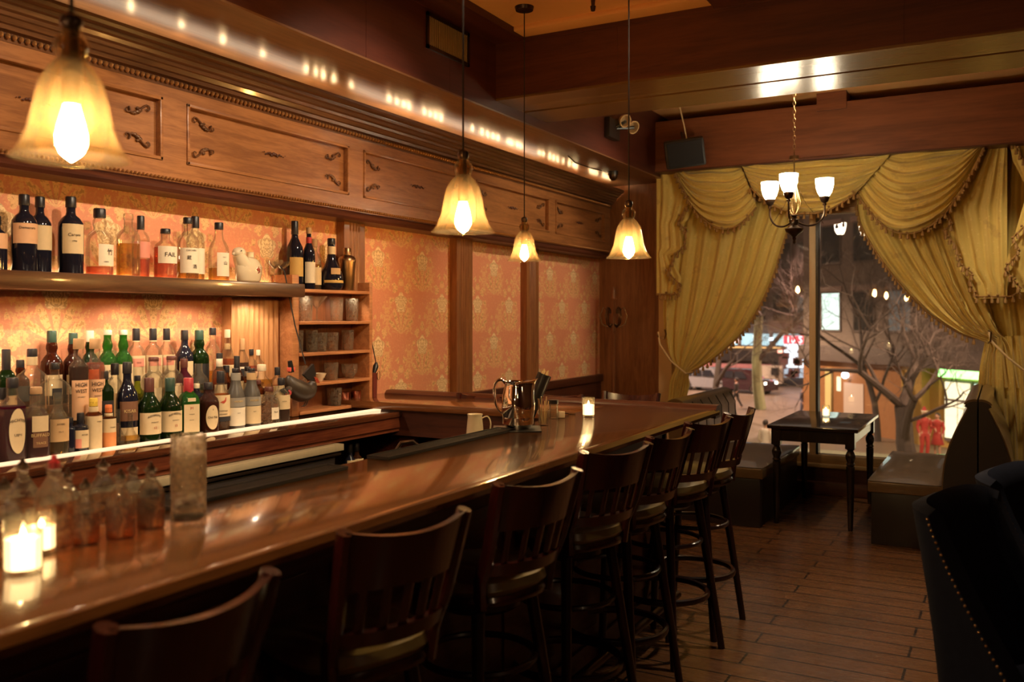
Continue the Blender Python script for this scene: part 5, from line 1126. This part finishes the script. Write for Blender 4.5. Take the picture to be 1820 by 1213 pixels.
def curve(pts, v):
    """piecewise smooth interpolation of rows (v, a, b, ...)"""
    for i in range(len(pts) - 1):
        if v <= pts[i + 1][0] or i == len(pts) - 2:
            t = (v - pts[i][0]) / (pts[i + 1][0] - pts[i][0])
            p0 = pts[max(i - 1, 0)]; p1 = pts[i]; p2 = pts[i + 1]; p3 = pts[min(i + 2, len(pts) - 1)]
            out = []
            for k in range(1, len(p1)):
                a, b_, c, d = p0[k], p1[k], p2[k], p3[k]
                out.append(b_ + .5 * t * (c - a + t * (2 * a - 5 * b_ + 4 * c - d + t * (3 * (b_ - c) + d - a))))
            return out
def linear(pts, v):
    for i in range(len(pts) - 1):
        if v <= pts[i + 1][0] or i == len(pts) - 2:
            t = (v - pts[i][0]) / (pts[i + 1][0] - pts[i][0]); return [a + (b_ - a) * t for a, b_ in zip(pts[i][1:], pts[i + 1][1:])]
def drape(rows, n, amp, y0=0.0, nu=90, nv=60, ph=0.0, lin=False):
    """rows: (v, xl, yl, xr, yr) in photo pixels on the curtain plane; pleats run down the cloth"""
    b = MB(); tab = [(v, *CP_(xl, yl).xz, *CP_(xr, yr).xz) for v, xl, yl, xr, yr in rows]
    def F(u, v):
        xl, zl, xr, zr = (curve if not lin else linear)(tab, v); x = xl + (xr - xl) * u; z = zl + (zr - zl) * u
        uu = u + .03 * sin(7.3 * u + 2 * v + ph)
        wdt = min(1.0, abs(xr - xl) / .45); A = amp * (.35 + .65 * wdt)
        y = A * (sin(2 * pi * n * uu + ph) + .35 * sin(2 * pi * n * 2.3 * uu + 1.7 + ph)) 
        return Vector((x, YC + y0 + y, z))
    b.grid(F, nu, nv); return b, F
def fringe(path, parent, name='tassel_fringe', step=.045, ln=.045, k=0):
    b = MB(); L_ = 0; out = []
    for a, c in zip(path, path[1:]):
        d = (c - a).length; 
        while L_ < d: out.append(a.lerp(c, L_ / d)); L_ += step
        L_ -= d
    b.tube([p + Vector((0, -.012, 0)) for p in path], .008, 6)
    for i, p in enumerate(out):
        w = random.uniform(-.006, .006)
        b.tube([p + Vector((0, -.014, 0)), p + Vector((w, -.02, -ln * .35)), p + Vector((w, -.02, -ln * .5)), p + Vector((w, -.022, -ln * 1.15))], [.004, .005, .011, .013], 6)
        b.ball(p + Vector((w, -.02, -ln * .38)), .0085, 6, 5)
        if k: b.ball(p + Vector((random.uniform(-.02, .02), -.022, random.uniform(-.02, .02))), .011, 6, 5)
    return b.build(name, M['lining'], parent)
CM = M['curtain']
lc = thing('curtain', 'gold brocade curtain tied back at the left side of the window', 'curtain', (0, 0, 0), 0, 'tied back gold curtains')
rowsL = [(0, 1196, 330, 1412, 372), (.18, 1190, 400, 1392, 430), (.40, 1182, 480, 1366, 510), (.62, 1178, 560, 1322, 588), (.80, 1186, 622, 1262, 642), (.88, 1200, 652, 1226, 664), (.93, 1190, 676, 1226, 684), (1, 1186, 722, 1216, 722)]
b, F = drape(rowsL, 8, .020); b.build('cloth', CM, lc, ang=80)
fringe([F(1, i / 30) for i in range(2, 27)], lc)
lc2 = MB().tube([CP_(1176, 590, -.10), CP_(1180, 612, -.12), CP_(1200, 640, -.14), CP_(1226, 663, -.12), CP_(1232, 662, -.02)], .009, 8).build('tieback_cord', M['straw'], lc)
MB().tube([CP_(1178, 594, -.16), CP_(1177, 600, -.10), CP_(1186, 602, -.08), CP_(1190, 594, -.10), CP_(1189, 586, -.12)], .007, 8).build('tieback_hook', M['brass'], lc)
rc = thing('curtain', 'gold brocade curtain tied back at the right side of the window', 'curtain', (0, 0, 0), 0, 'tied back gold curtains')
rowsR = [(0, 1522, 350, 1735, 330), (.18, 1530, 400, 1728, 400), (.38, 1572, 470, 1742, 470), (.60, 1636, 545, 1758, 540), (.78, 1700, 590, 1772, 585), (.88, 1755, 612, 1790, 606), (.93, 1752, 640, 1800, 634), (1, 1748, 690, 1812, 690)]
b, F = drape(rowsR, 7, .022, ph=1.0); b.build('cloth', CM, rc, ang=80)
fringe([F(0, i / 30) for i in range(2, 26)], rc)
b, F = drape([(0, 1752, 600, 1830, 596), (.3, 1738, 690, 1850, 690), (1, 1742, 872, 1860, 872)], 5, .022, y0=.0, nv=30, ph=.4); b.build('lower_cloth', CM, rc, ang=80)
MB().tube([CP_(1758, 590, -.10), CP_(1762, 606, -.13), CP_(1790, 634, -.14), CP_(1850, 682, -.12)], .009, 8).build('tieback_cord', M['straw'], rc)
MB().tube([CP_(1757, 610, -.08), CP_(1761, 606, -.14), CP_(1762, 590, -.16), CP_(1757, 588, -.14)], .007, 8).build('tieback_hook', M['brass'], rc)
b, F = drape([(0, 1760, 246, 1870, 240), (.5, 1736, 520, 1870, 520), (.6, 1752, 590, 1870, 590), (1, 1790, 880, 1870, 880)], 4, .02, y0=.09, nv=20, ph=.9, lin=True); b.build('side_cloth', CM, rc, ang=80)
# tails (jabots) with zigzag hem
def tail(lab, rows, zig, n, y0, side=1, amp=.012):
    t = thing('valance_tail', lab, 'valance', (0, 0, 0), 0, 'stepped valance tails')
    b, F = drape(rows, n, amp, y0=y0, nv=60, nu=50, lin=True); b.build('cloth', CM, t, ang=80)
    fringe([CP_(x, y, y0 - .02) for x, y in zig], t, step=.05, ln=.045, k=1); return t
ty = -.085
tail('left stepped valance tail beside the wood pier', [(0, 1172, 294, 1207, 294), (.10, 1172, 316, 1236, 316), (.26, 1172, 352, 1242, 356), (.42, 1172, 388, 1226, 394), (.46, 1172, 396, 1216, 402), (.64, 1172, 440, 1220, 446), (.68, 1172, 450, 1196, 456), (.84, 1172, 490, 1216, 494), (1, 1172, 522, 1212, 522)],
     [(1208, 296), (1222, 326), (1238, 360), (1226, 372), (1212, 396), (1226, 412), (1224, 438), (1206, 456), (1194, 484), (1206, 498), (1218, 508), (1212, 524), (1174, 524)], 3, ty)
tail('right stepped valance tail hanging between swag and window edge', [(0, 1745, 250, 1790, 250), (.2, 1706, 318, 1790, 318), (.36, 1678, 372, 1790, 372), (.5, 1690, 420, 1790, 420), (.7, 1706, 480, 1790, 480), (.85, 1728, 505, 1790, 505), (1, 1732, 532, 1790, 530)],
     [(1745, 256), (1716, 310), (1684, 340), (1676, 366), (1694, 400), (1678, 412), (1700, 440), (1706, 470), (1728, 486), (1722, 505), (1738, 528), (1796, 528), (1812, 520)], 4, ty + .02)
tail('far right valance tail cut by the right edge of the view', [(0, 1792, 246, 1850, 246), (.2, 1800, 290, 1850, 290), (.45, 1826, 340, 1860, 340), (.6, 1800, 430, 1860, 430), (.8, 1784, 480, 1860, 480), (1, 1812, 520, 1860, 520)],
     [(1792, 250), (1812, 276), (1832, 320), (1826, 400), (1800, 425), (1812, 448), (1786, 480), (1800, 500), (1816, 514)], 2, ty - .02)
# swags
def swag(lab, A0, A1, B0, B1, sag0, sag1, n, y0, fr0=0.0):
    """A0/A1 top and bottom of the left gather, B0/B1 of the right one (pixels); sag in metres"""
    t = thing('valance_swag', lab, 'valance', (0, 0, 0), 0, 'scooped valance swags')
    a0, a1, b0, b1 = [CP_(*q) for q in (A0, A1, B0, B1)]
    def F(u, v):
        l = a0.lerp(a1, v); r = b0.lerp(b1, v); p = l.lerp(r, u); s = sag0 + (sag1 - sag0) * v ** .85
        sh = (1 - abs(2 * u - 1) ** 2.1); vv = v + .02 * sin(9 * u + 3)
        dep = .030 * (sin(2 * pi * n * vv + 1.5 * sin(3 * u)) + .4 * sin(2 * pi * n * 2.2 * vv + 4 * u)) * (.35 + .65 * sh)
        return Vector((p.x, YC + y0 - .035 * sh + dep, min(p.z - s * sh, 2.915)))
    MB().grid(F, 48, 96).build('cloth', CM, t, ang=80)
    fringe([F(fr0 + (1 - fr0) * i / 40, 1.0) + Vector((0, -.015, 0)) for i in range(41)], t, step=.055, ln=.04, k=1); return t
swag('left valance swag with tasselled lower edge', (1206, 296), (1210, 312), (1318, 285), (1352, 372), -.02, .33, 7, -.13)
swag('right valance swag with tasselled lower edge', (1572, 262), (1528, 348), (1748, 254), (1752, 262), .0, .50, 8, -.13)
swag('central valance swag draped over both neighbours', (1322, 286), (1345, 340), (1600, 266), (1528, 348), .0, .20, 9, -.18)
# ================================================================== the street outside
def gz(px, py): return at(px, py, z=GZ)
asphalt = NT('wet_asphalt'); v_ = asphalt.coord(); asphalt.set(color=asphalt.mix(asphalt.noise(v_, .35, 4), (.10, .068, .045), (.17, .12, .082)), rough=.45)
struct(MB().box((-140, 12, GZ - .3), (60, 160, GZ)).build('street_ground', asphalt.m))
pavem = NT('pavement'); v_ = pavem.coord(); pavem.set(color=pavem.mix(pavem.noise(v_, .8, 4), (.17, .165, .105), (.26, .24, .155)), rough=.7)
struct(MB().box((-14, 14, GZ), (6, 38.2, GZ + .12)).build('pavement_near', pavem.m))
pts = [gz(1180, 712), gz(1420, 712), gz(1600, 806), gz(1180, 780)]
# orange corner building, facade running away to the left
A = Vector((-4.05, 43.6, GZ)); Bp = Vector((-9.2, 48.4, GZ)); dirv = (A - Bp).normalized()
nor = Vector((-dirv.y, dirv.x, 0)); nor = nor if nor.y > 0 else -nor
Lf = 30.0; ang = atan2(dirv.y, dirv.x)
def brickm(name, c1, c2, sc=1.0):
    n = NT(name); v = n.coord(); n.set(color=n.mix(n.noise(v, .6 * sc, 5), c1, c2), rough=.75); n.bump(n.noise(v, 5, 3), .4, .05); return n.m
OW = brickm('ochre_wall', (.30, .125, .045), (.38, .165, .06)); YWm = plain('yellow_wall', (.50, .30, .07), .7); GW = brickm('grey_stone', (.20, .15, .125), (.32, .24, .205), .5); DW = brickm('dark_stone', (.10, .074, .066), (.17, .125, .11), .5)
WF = plain('window_frame_grey', (.16, .12, .11), .6)
litw = emit('lit_office_window', (.80, 1.0, .86), 1.15); dimw = emit('dim_office_window', (.75, .72, .62), .10); shopw = emit('lit_shop_window', (1.0, .82, .48), 1.3); greenl = emit('green_sign_light', (.35, 1.0, .25), 3.0)
bld = thing('corner_building', 'ochre ground floor corner building with grey stone floors above', 'building', Bp, ang)
MB().box((0, 0, 0), (7.2, 9, 3.35)).build('ground_floor_wall', OW, bld)
MB().box((7.2, -.15, 0), (8.4, 9, 3.6)).build('yellow_pier', YWm, bld)
MB().box((8.4, .3, 0), (Lf, 9, 3.5)).build('shop_wall', YWm, bld)
MB().box((0, -.35, 3.35), (Lf, 9, 4.1), .05).build('stone_band', WF, bld)
MB().box((0, 0, 4.1), (Lf, 9, 19)).build('upper_wall', GW, bld)
def fac(px):
    s_ = (px - 910) / FPX; u = Vector((FX + s_ * RX, FY + s_ * RY, 0)); d = (Bp.x * nor.x + Bp.y * nor.y) / (u.x * nor.x + u.y * nor.y); return (u * d - Vector((Bp.x, Bp.y, 0))).dot(dirv), d
f0, d0 = fac(1463); f1, d1 = fac(1582); zl = CH + (565 - 586) / FPX * d0 - GZ; pitch = (f1 - f0) / 2
for i in range(-2, 11):
    for j in range(4):
        x0 = f0 + i * pitch; z0 = zl + j * 3.3
        if x0 < .2: continue
        lit = (i, j) == (0, 0); half = (i, j) in ((2, 0), (1, 2), (4, 1), (6, 0))
        f = MB().box((x0 - .1, -.06, z0 - .1), (x0 + 1.4, .02, z0 + 1.9)).build('window', WF, bld)
        MB().box((x0, -.08, z0), (x0 + 1.3, -.05, z0 + 1.8)).build('pane', litw if lit else (dimw if half else M['black']), f)
        MB().box((x0 - .2, -.12, z0 + 1.9), (x0 + 1.5, 0, z0 + 2.15)).build('lintel', plain('pale_stone', (.40, .27, .24), .7) if 'pale_stone' not in bpy.data.materials else bpy.data.materials['pale_stone'], bld)
# ground floor details: pale pilaster, white notice, wall lamp
MB().box((1.9, -.12, .1), (2.35, .0, 3.0)).build('pale_wall_pilaster', plain('pale_pilaster', (.75, .62, .28), .6), bld)
MB().box((3.2, -.04, .75), (4.6, .0, 2.35)).build('wall_notice', plain('notice_board', (.62, .48, .42), .6), bld)
MB().box((2.7, -.05, 1.9), (2.95, 0, 2.6)).build('small_sign', shopw, bld)
MB().ball((3.45, -.15, 2.72), .17, 12, 8).build('wall_lamp', emit('cool_wall_lamp', (.85, .9, 1.0), 5), bld)
b = MB()
for k in range(5): b.tube([(4.9 + .12 * k + .1 * sin(i + k), -.02, .7 + .12 * cos(i * 1.3 + k)) for i in range(6)], .03, 5)
b.build('graffiti', M['black'], bld)
for k in range(6):
    x0 = 9.4 + k * 1.55
    f = MB().box((x0 - .08, .2, .3), (x0 + 1.4, .32, 2.9)).build('shop_window', WF, bld)
    MB().box((x0, .15, .45), (x0 + .62, .19, 2.0)).build('pane', shopw, f); MB().box((x0 + .70, .15, .45), (x0 + 1.3, .19, 2.0)).build('pane', shopw, f); MB().box((x0, .15, 2.1), (x0 + 1.3, .19, 2.8)).build('pane', litw if k % 2 else shopw, f)
MB().box((9.3, -.1, 3.0), (12.5, .1, 3.4)).build('green_sign', greenl, bld)
MB().box((16, -2.2, 3.5), (24, .2, 3.75)).build('canopy', WF, bld)
# far building across the avenue
FY_ = 74.0
def fx(px, py, y=FY_): return at(px, py, y=y)
fb = thing('far_building', 'dim brown building across the avenue with lit shopfronts', 'building', (0, FY_, GZ))
def seg(px0, px1, py0, py1, name, m, dy=0.0, par=None, dep=.5):
    a, c = fx(px0, py0), fx(px1, py1); par = par or fb
    return MB().box((a.x, dy - dep, c.z - GZ), (c.x, dy, a.z - GZ)).build(name, m, par)
BW = 71.5
a = at(1000, 600, y=FY_); c = at(1700, 600, y=FY_)
MB().box((a.x, .5, 0), (c.x, 12, 26)).build('wall', DW, fb)
seg(1150, 1420, 592, 615, 'lit_upper_shopfront', emit('bluish_shop_light', (.62, .92, 1.0), .9), .5)
for k in range(9): seg(1200 + k * 28, 1206 + k * 28, 590, 616, 'mullion', WF, .3)
seg(1150, 1400, 614, 620, 'amber_light_band', emit('amber_band', (1.0, .50, .16), 1.2), .3)
seg(1150, 1395, 620, 643, 'dark_window_band', M['leather_dark'], .3)
seg(1150, 1370, 643, 660, 'pink_panel_band', plain('pink_panels', (.42, .17, .17), .6), .3)
seg(1345, 1397, 648, 680, 'pale_kiosk', plain('pale_kiosk_wall', (.50, .42, .32), .6), -1.0)
seg(1381, 1393, 652, 665, 'kiosk_window', M['black'], -1.6)
seg(1395, 1478, 612, 655, 'lit_storefront', emit('white_storefront', (.88, .94, 1.0), 1.6), .2)
seg(1440, 1478, 655, 678, 'warm_storefront', emit('warm_storefront', (1.0, .42, .16), 1.6), .2)
seg(1395, 1440, 655, 672, 'pale_storefront', emit('pale_storefront', (.70, .78, .88), .55), .2)
b = MB(); random.seed(5)
for k in range(26):
    a = fx(random.uniform(1397, 1474), random.uniform(616, 668)); w = random.uniform(.15, .5); b.box((a.x - w, -.75, a.z - GZ - w * .7), (a.x + w * .4, -.35, a.z - GZ + w * .6))
b.build('shopfront_clutter', plain('shop_clutter', (.12, .05, .05), .6), fb)
sgn = seg(1398, 1446, 597, 611, 'red_sign', emit('red_sign_light', (1.0, .06, .08), 1.5), -.6)
a = fx(1424, 604)
tx = text('10 SO', .75, emit('sign_letter_light', (1.0, .75, .75), 2.5), fb, x=0)
tx.data.transform(Matrix.Rotation(-pi / 2, 4, 'Z')); tx.location = (a.x, -1.15, a.z - GZ)
for k, (px, py, c_) in enumerate(((1310, 604, (.9, .5, .4)), (1372, 600, (.7, .9, 1)), (1345, 596, (.8, 1, .9)), (1388, 622, (1, .35, .25)), (1240, 632, (1, .7, .3)))):
    seg(px, px + 6, py, py + 5, 'shop_light', emit('shop_light_%d' % k, c_, 3.0), -.7)
for i in range(12):
    for j in range(4):
        x0 = fx(1150 + i * 44, 560).x; z0 = fx(1300, 560).z - GZ + j * 4.2 - .6
        if (i, j) == (7, 0): continue
        f = MB().box((x0, .3, z0), (x0 + 1.6, .55, z0 + 2.3)).build('window', WF, fb)
        MB().box((x0 + .1, .25, z0 + .1), (x0 + 1.5, .35, z0 + 2.2)).build('pane', dimw if (i * 7 + j * 5) % 6 == 0 else M['black'], f)
# vehicles
def vehicle(lab, c, yaw, paint, L_=4.7, name='suv', grp='cars in the street'):
    t = thing(name, lab, 'car', c, yaw, grp)
    side = [(-.5, .28), (-.5, .62), (-.485, .82), (-.46, 1.0), (-.42, 1.62), (-.38, 1.74), (.08, 1.74), (.14, 1.68), (.26, 1.12), (.44, 1.02), (.49, .90), (.5, .60), (.5, .28)]
    b = MB(); W_ = .92
    rings = []
    for w, inset in ((-W_, 1), (-W_ + .05, 0), (W_ - .05, 0), (W_, 1)):
        rings.append([b.bm.verts.new((x * L_ * (.985 if inset else 1), w * (1 if z < 1.1 else .88), z if not inset else .3 + (z - .3) * .985)) for x, z in side])
    for a_, c_ in zip(rings, rings[1:]):
        for i in range(len(side)): b.bm.faces.new((a_[i], a_[(i + 1) % len(side)], c_[(i + 1) % len(side)], c_[i]))
    b.bm.faces.new(rings[0][::-1]); b.bm.faces.new(rings[-1]); b.build('body', paint, t, ang=30)
    gm = plain('car_glass', (.02, .02, .025), .05)
    for s in (1, -1):
        for (x0, x1) in ((-.40, -.24), (-.22, -.06), (-.04, .12)):
            b = MB(); xx1 = x1 + (.07 if x1 > .1 else 0); b.prism([(x0 * L_, 1.10), (xx1 * L_, 1.10), (x1 * L_ - .05, 1.58), (x0 * L_ + .03, 1.58)], s * .83, s * .90, 'y'); b.build('side_window', gm, t)
    for x_ in (-.31, .31):
        for s in (1, -1):
            Mx = Matrix.Translation((x_ * L_, s * .80, .36)) @ Matrix.Rotation(pi / 2, 4, 'X')
            w_ = MB().lathe([(.20, -.12), (.33, -.12), (.36, -.09), (.36, .09), (.33, .12), (.20, .12)], 22, M=Mx, closed=True).build('wheel', M['black'], t)
            MB().lathe([(0, -.10), (.20, -.10), (.21, 0), (.20, .125), (.08, .10), (0, .13)], 14, M=Mx).build('hubcap', M['steel'], w_)
    for s in (1, -1):
        MB().box((-.505 * L_, s * .78 - .10, .80), (-.48 * L_, s * .78 + .10, 1.15), .02).build('tail_light', emit('tail_light', (1.0, .05, .03), 9), t)
        MB().box((.47 * L_, s * .66 - .14, .72), (.50 * L_, s * .66 + .14, .90), .02).build('headlight', emit('headlight', (1.0, .85, .65), 6), t)
    return t
q = gz(1322, 698)
vehicle('dark red parked suv seen through the left of the window', q, radians(-22), plain('maroon_paint', (.035, .012, .014), .15, coat=1.0, var=.05))
q = gz(1262, 694)
vehicle('silver car with lit tail lights beside the dark red suv', q, radians(-12), plain('silver_paint', (.45, .42, .42), .2, .6, coat=1.0, var=.05), 4.5, 'silver_car')
# people
SKIN = plain('skin', (.50, .27, .18), .5)
def person(lab, loc, yaw, top, bottom, hair, pose='stand', dress=False, hat=None, h=1.72, grp=None):
    t = thing('person', lab, 'person', loc, yaw, grp); k = h / 1.72
    J = {'pel': (0, 0, .93), 'sp': (0, .0, 1.18), 'ch': (0, .01, 1.38), 'nk': (0, .01, 1.49), 'hd': (0, -.01, 1.60)}
    st = .16 if pose == 'walk' else .0
    J.update({'hl': (.09, 0, .88), 'kl': (.10, -.06 - st, .50), 'al': (.10, -st * 1.3 + .0, .08), 'tl': (.11, -.14 - st * 1.3, .03), 'hr': (-.09, 0, .88), 'kr': (-.10, -.03 + st * .6, .50), 'ar': (-.10, .05 + st * 1.6, .09), 'tr': (-.11, -.09 + st * 1.6, .03)})
    fw = .22 if pose == 'reach' else .02
    J.update({'sl': (.18, 0, 1.41), 'el': (.25, .02, 1.14), 'wl': (.25, -.10 - fw, .92 + fw * .9), 'sr': (-.18, 0, 1.41), 'er': (-.25, .02, 1.14), 'wr': (-.24, -.10, .92)})
    E = [('pel', 'sp'), ('sp', 'ch'), ('ch', 'nk'), ('nk', 'hd'), ('pel', 'hl'), ('hl', 'kl'), ('kl', 'al'), ('al', 'tl'), ('pel', 'hr'), ('hr', 'kr'), ('kr', 'ar'), ('ar', 'tr'), ('ch', 'sl'), ('sl', 'el'), ('el', 'wl'), ('ch', 'sr'), ('sr', 'er'), ('er', 'wr')]
    R = {'pel': .13, 'sp': .115, 'ch': .14, 'nk': .055, 'hd': .06, 'hl': .085, 'kl': .055, 'al': .038, 'tl': .035, 'hr': .085, 'kr': .055, 'ar': .038, 'tr': .035, 'sl': .062, 'el': .042, 'wl': .030, 'sr': .062, 'er': .042, 'wr': .030}
    # hands: palm and five fingers each side
    for s, w in ((1, 'wl'), (-1, 'wr')):
        wx, wy, wz = J[w]; J[w + 'p'] = (wx, wy - .03, wz - .07); R[w + 'p'] = .026; E.append((w, w + 'p'))
        for i in range(4):
            J[w + 'f%d' % i] = (wx + .004 * s, wy - .06 + .022 * i, wz - .145 + .012 * abs(i - 1.4)); R[w + 'f%d' % i] = .009; E.append((w + 'p', w + 'f%d' % i))
        J[w + 't'] = (wx - .02 * s, wy - .085, wz - .085); R[w + 't'] = .010; E.append((w + 'p', w + 't'))
    names = list(J); me = bpy.data.meshes.new('body'); me.from_pydata([tuple(c * k for c in J[n_]) for n_ in names], [(names.index(a), names.index(b)) for a, b in E], [])
    o = bpy.data.objects.new('body', me); COL.objects.link(o); o.parent = t
    sm = o.modifiers.new('skin', 'SKIN'); sm.use_smooth_shade = True
    for i, n_ in enumerate(names):
        sv = me.skin_vertices[0].data[i]; sv.radius = (R[n_] * k, R[n_] * k * (.75 if n_ in ('pel', 'sp', 'ch') else 1)); sv.use_root = (n_ == 'pel')
    o.modifiers.new('sub', 'SUBSURF').levels = 1
    for mm in (SKIN,): me.materials.append(mm)
    c_ = MB(); c_.lathe([(.145, .80), (.15, .90), (.135, 1.08), (.165, 1.30), (.185, 1.40), (.14, 1.46), (.065, 1.49)], 20, sy=.72, c=(0, 0, 0))
    for s, (sh_, el_, wr_) in ((1, ('sl', 'el', 'wl')), (-1, ('sr', 'er', 'wr'))): c_.tube([J[sh_], J[el_], J[wr_]], [.078, .056, .044], 10)
    o2 = c_.build('jacket', top, t, ang=70); o2.scale = (k, k, k)
    c_ = MB()
    if dress: c_.lathe([(.15, .95), (.17, .85), (.26, .50), (.25, .49)], 20, sy=.8)
    else:
        for (a_, b_, d_) in (('hl', 'kl', 'al'), ('hr', 'kr', 'ar')): c_.tube([J[a_], J[b_], J[d_]], [.105, .075, .060], 10)
        c_.ball((0, 0, .90), .15, 12, 8, (1, .8, .7))
    o2 = c_.build('skirt' if dress else 'trousers', bottom, t, ang=70); o2.scale = (k, k, k)
    c_ = MB(); c_.ball((0, -.005, 1.625), .105, 16, 12, (.78, .92, 1.15)); c_.ball((0, -.105, 1.62), .018, 8, 6, (.8, 1, 1.2))
    for s in (1, -1): c_.ball((s * .083, .0, 1.62), .022, 8, 6, (.4, .8, 1.2))
    hd_ = c_.build('head', SKIN, t, ang=80); hd_.scale = (k, k, k)
    c_ = MB()
    for s in (1, -1): c_.ball((s * .032, -.093, 1.645), .010, 6, 5)
    c_.ball((0, -.094, 1.575), .016, 8, 5, (1.2, .5, .35)); c_.build('eyes_and_mouth', M['black'], hd_)
    c_ = MB(); c_.ball((0, .018, 1.665), .112, 14, 10, (.84, .92, 1.0))
    if hair[1]: c_.tube([(0, .07, 1.66), (0, .085, 1.52), (0, .08, 1.38)], [.09, .10, .06], 10)
    h_ = c_.build('hair', hair[0], t, ang=80); h_.scale = (k, k, k)
    if hat:
        c_ = MB(); c_.tube([(0, .0, 1.72), (0, .02, 1.80), (.03, .06, 1.86), (.06, .10, 1.82)], [.10, .075, .04, .02], 12); o2 = c_.build('hat', hat, t); o2.scale = (k, k, k)
        c_ = MB(); c_.tube([(.095 * cos(a), .10 * sin(a), 1.715) for a in [i * pi / 8 for i in range(16)]], .022, 8, closed=True); c_.ball((.065, .11, 1.80), .03, 8, 6); o2 = c_.build('hat_trim', CP['white'], t); o2.scale = (k, k, k)
    return t
DARKH = plain('dark_hair', (.03, .015, .012), .5); RED = plain('red_cloth', (.36, .03, .022), .6); DK = plain('dark_cloth', (.03, .022, .022), .7); WH = plain('white_cloth', (.75, .62, .52), .7); BLU = plain('blue_grey_cloth', (.10, .10, .16), .7)
def gp(px, d): 
    s = (px - 910) / FPX * d; return Vector((FX * d + RX * s, FY * d + RY * s, GZ + .12 if d < 37 else GZ))
person('person in red suit and white trimmed red hat on the pavement', gp(1643, 34.5), .5, RED, RED, (CP['white'], False), 'reach', hat=RED, h=1.8)
person('person with long dark hair in a red dress beside the one in the hat', gp(1666, 34.8), -.3, RED, RED, (DARKH, True), 'stand', dress=True, h=1.66)
person('person in a white shirt seen from behind on the near pavement', gp(1361, 31.5), 2.8, WH, DK, (DARKH, False), 'stand', h=1.76)
person('person in blue grey walking past the window mullion', gp(1428, 49), 1.2, BLU, BLU, (DARKH, False), 'walk', h=1.74)
person('person in a dark coat to the right of the window mullion', gp(1455, 50), .8, DK, DK, (DARKH, False), 'walk', h=1.80)
person('person in a dark jacket striding behind the left booth', gp(1309, 55), -1.6, DK, DK, (DARKH, False), 'walk', h=1.78)
# trees
def tree(lab, base, h, r0, lean, seed, m, levels=6, spread=.62, grp='bare street trees', twig=None, first=.28):
    rnd = random.Random(seed); t = thing('street_tree', lab, 'tree', base, 0, grp); bt = MB(); bb = MB(); cnt = [0]
    def grow(p, d, L, r, lv, b):
        n = 4; pts = [p]; rs = [r]; q = Vector(p); dd = Vector(d)
        for i in range(n):
            dd = (dd + Vector((rnd.uniform(-.16, .16), rnd.uniform(-.16, .16), rnd.uniform(-.06, .14)))).normalized(); q = q + dd * (L / n); pts.append(Vector(q)); rs.append(r * (1 - .32 * (i + 1) / n))
        b.tube(pts, rs, 8 if lv < 2 else (5 if lv < 4 else 3), cap=False); cnt[0] += 1
        if lv >= levels: return
        k = 3 if lv < 4 else rnd.choice((3, 3, 4))
        for j in range(k):
            ax = dd.orthogonal().normalized(); ax.rotate(Matrix.Rotation(2 * pi * (j + rnd.random() * .6) / k, 3, dd)); nd = (dd * (1 - spread * .5) + ax * spread * rnd.uniform(.75, 1.25) + Vector((0, 0, .08))).normalized()
            at_ = pts[-1] if j < 2 else pts[rnd.choice((2, 3))]
            grow(at_, nd, L * rnd.uniform(.62, .82), rs[-1] * rnd.uniform(.62, .80), lv + 1, bb)
    d0 = Vector(lean).normalized(); grow(Vector((0, 0, 0)), d0, h * first, r0, 0, bt)
    bt.build('trunk', m, t); bb.build('branches', twig or m, t)
    return t
bark = plain('bark', (.075, .052, .045), .8, var=.4, nsc=8); bark_green_lit = plain('green_lit_bark', (.34, .36, .20), .8, var=.25, nsc=4); twg = plain('twigs', (.075, .05, .042), .8)  # second bark has the green light on the trunk put into its colour
T1 = gp(1617, 30.0); T1.z = GZ + .12
tree('large bare street tree close to the window on the right', T1, 10.5, .34, (.03, 0, 1), 4, bark, 8, .70, twig=twg, first=.24)
T2 = gp(1352, 54); tree('bare tree with green light painted on its trunk beside the dark red suv', T2, 14, .34, (-.10, 0, 1), 9, bark_green_lit, 5, .5, twig=twg, first=.42)
tree('bare tree standing behind the window mullion', gp(1465, 58), 13, .22, (.0, 0, 1), 21, bark, 7, .6, twig=twg)
tree('bare tree at the left behind the tied curtain', gp(1270, 50), 12, .22, (.05, 0, 1), 33, bark, 6, .6, twig=twg)
tree('bare tree in front of the grey stone floors', gp(1560, 40), 12, .16, (.0, 0, 1), 47, bark, 7, .6, twig=twg)
lamps_ = gp(1345, 60)
print('objects', len(bpy.data.objects), 'tris', sum(len(o.data.polygons) for o in bpy.data.objects if o.type == 'MESH'))
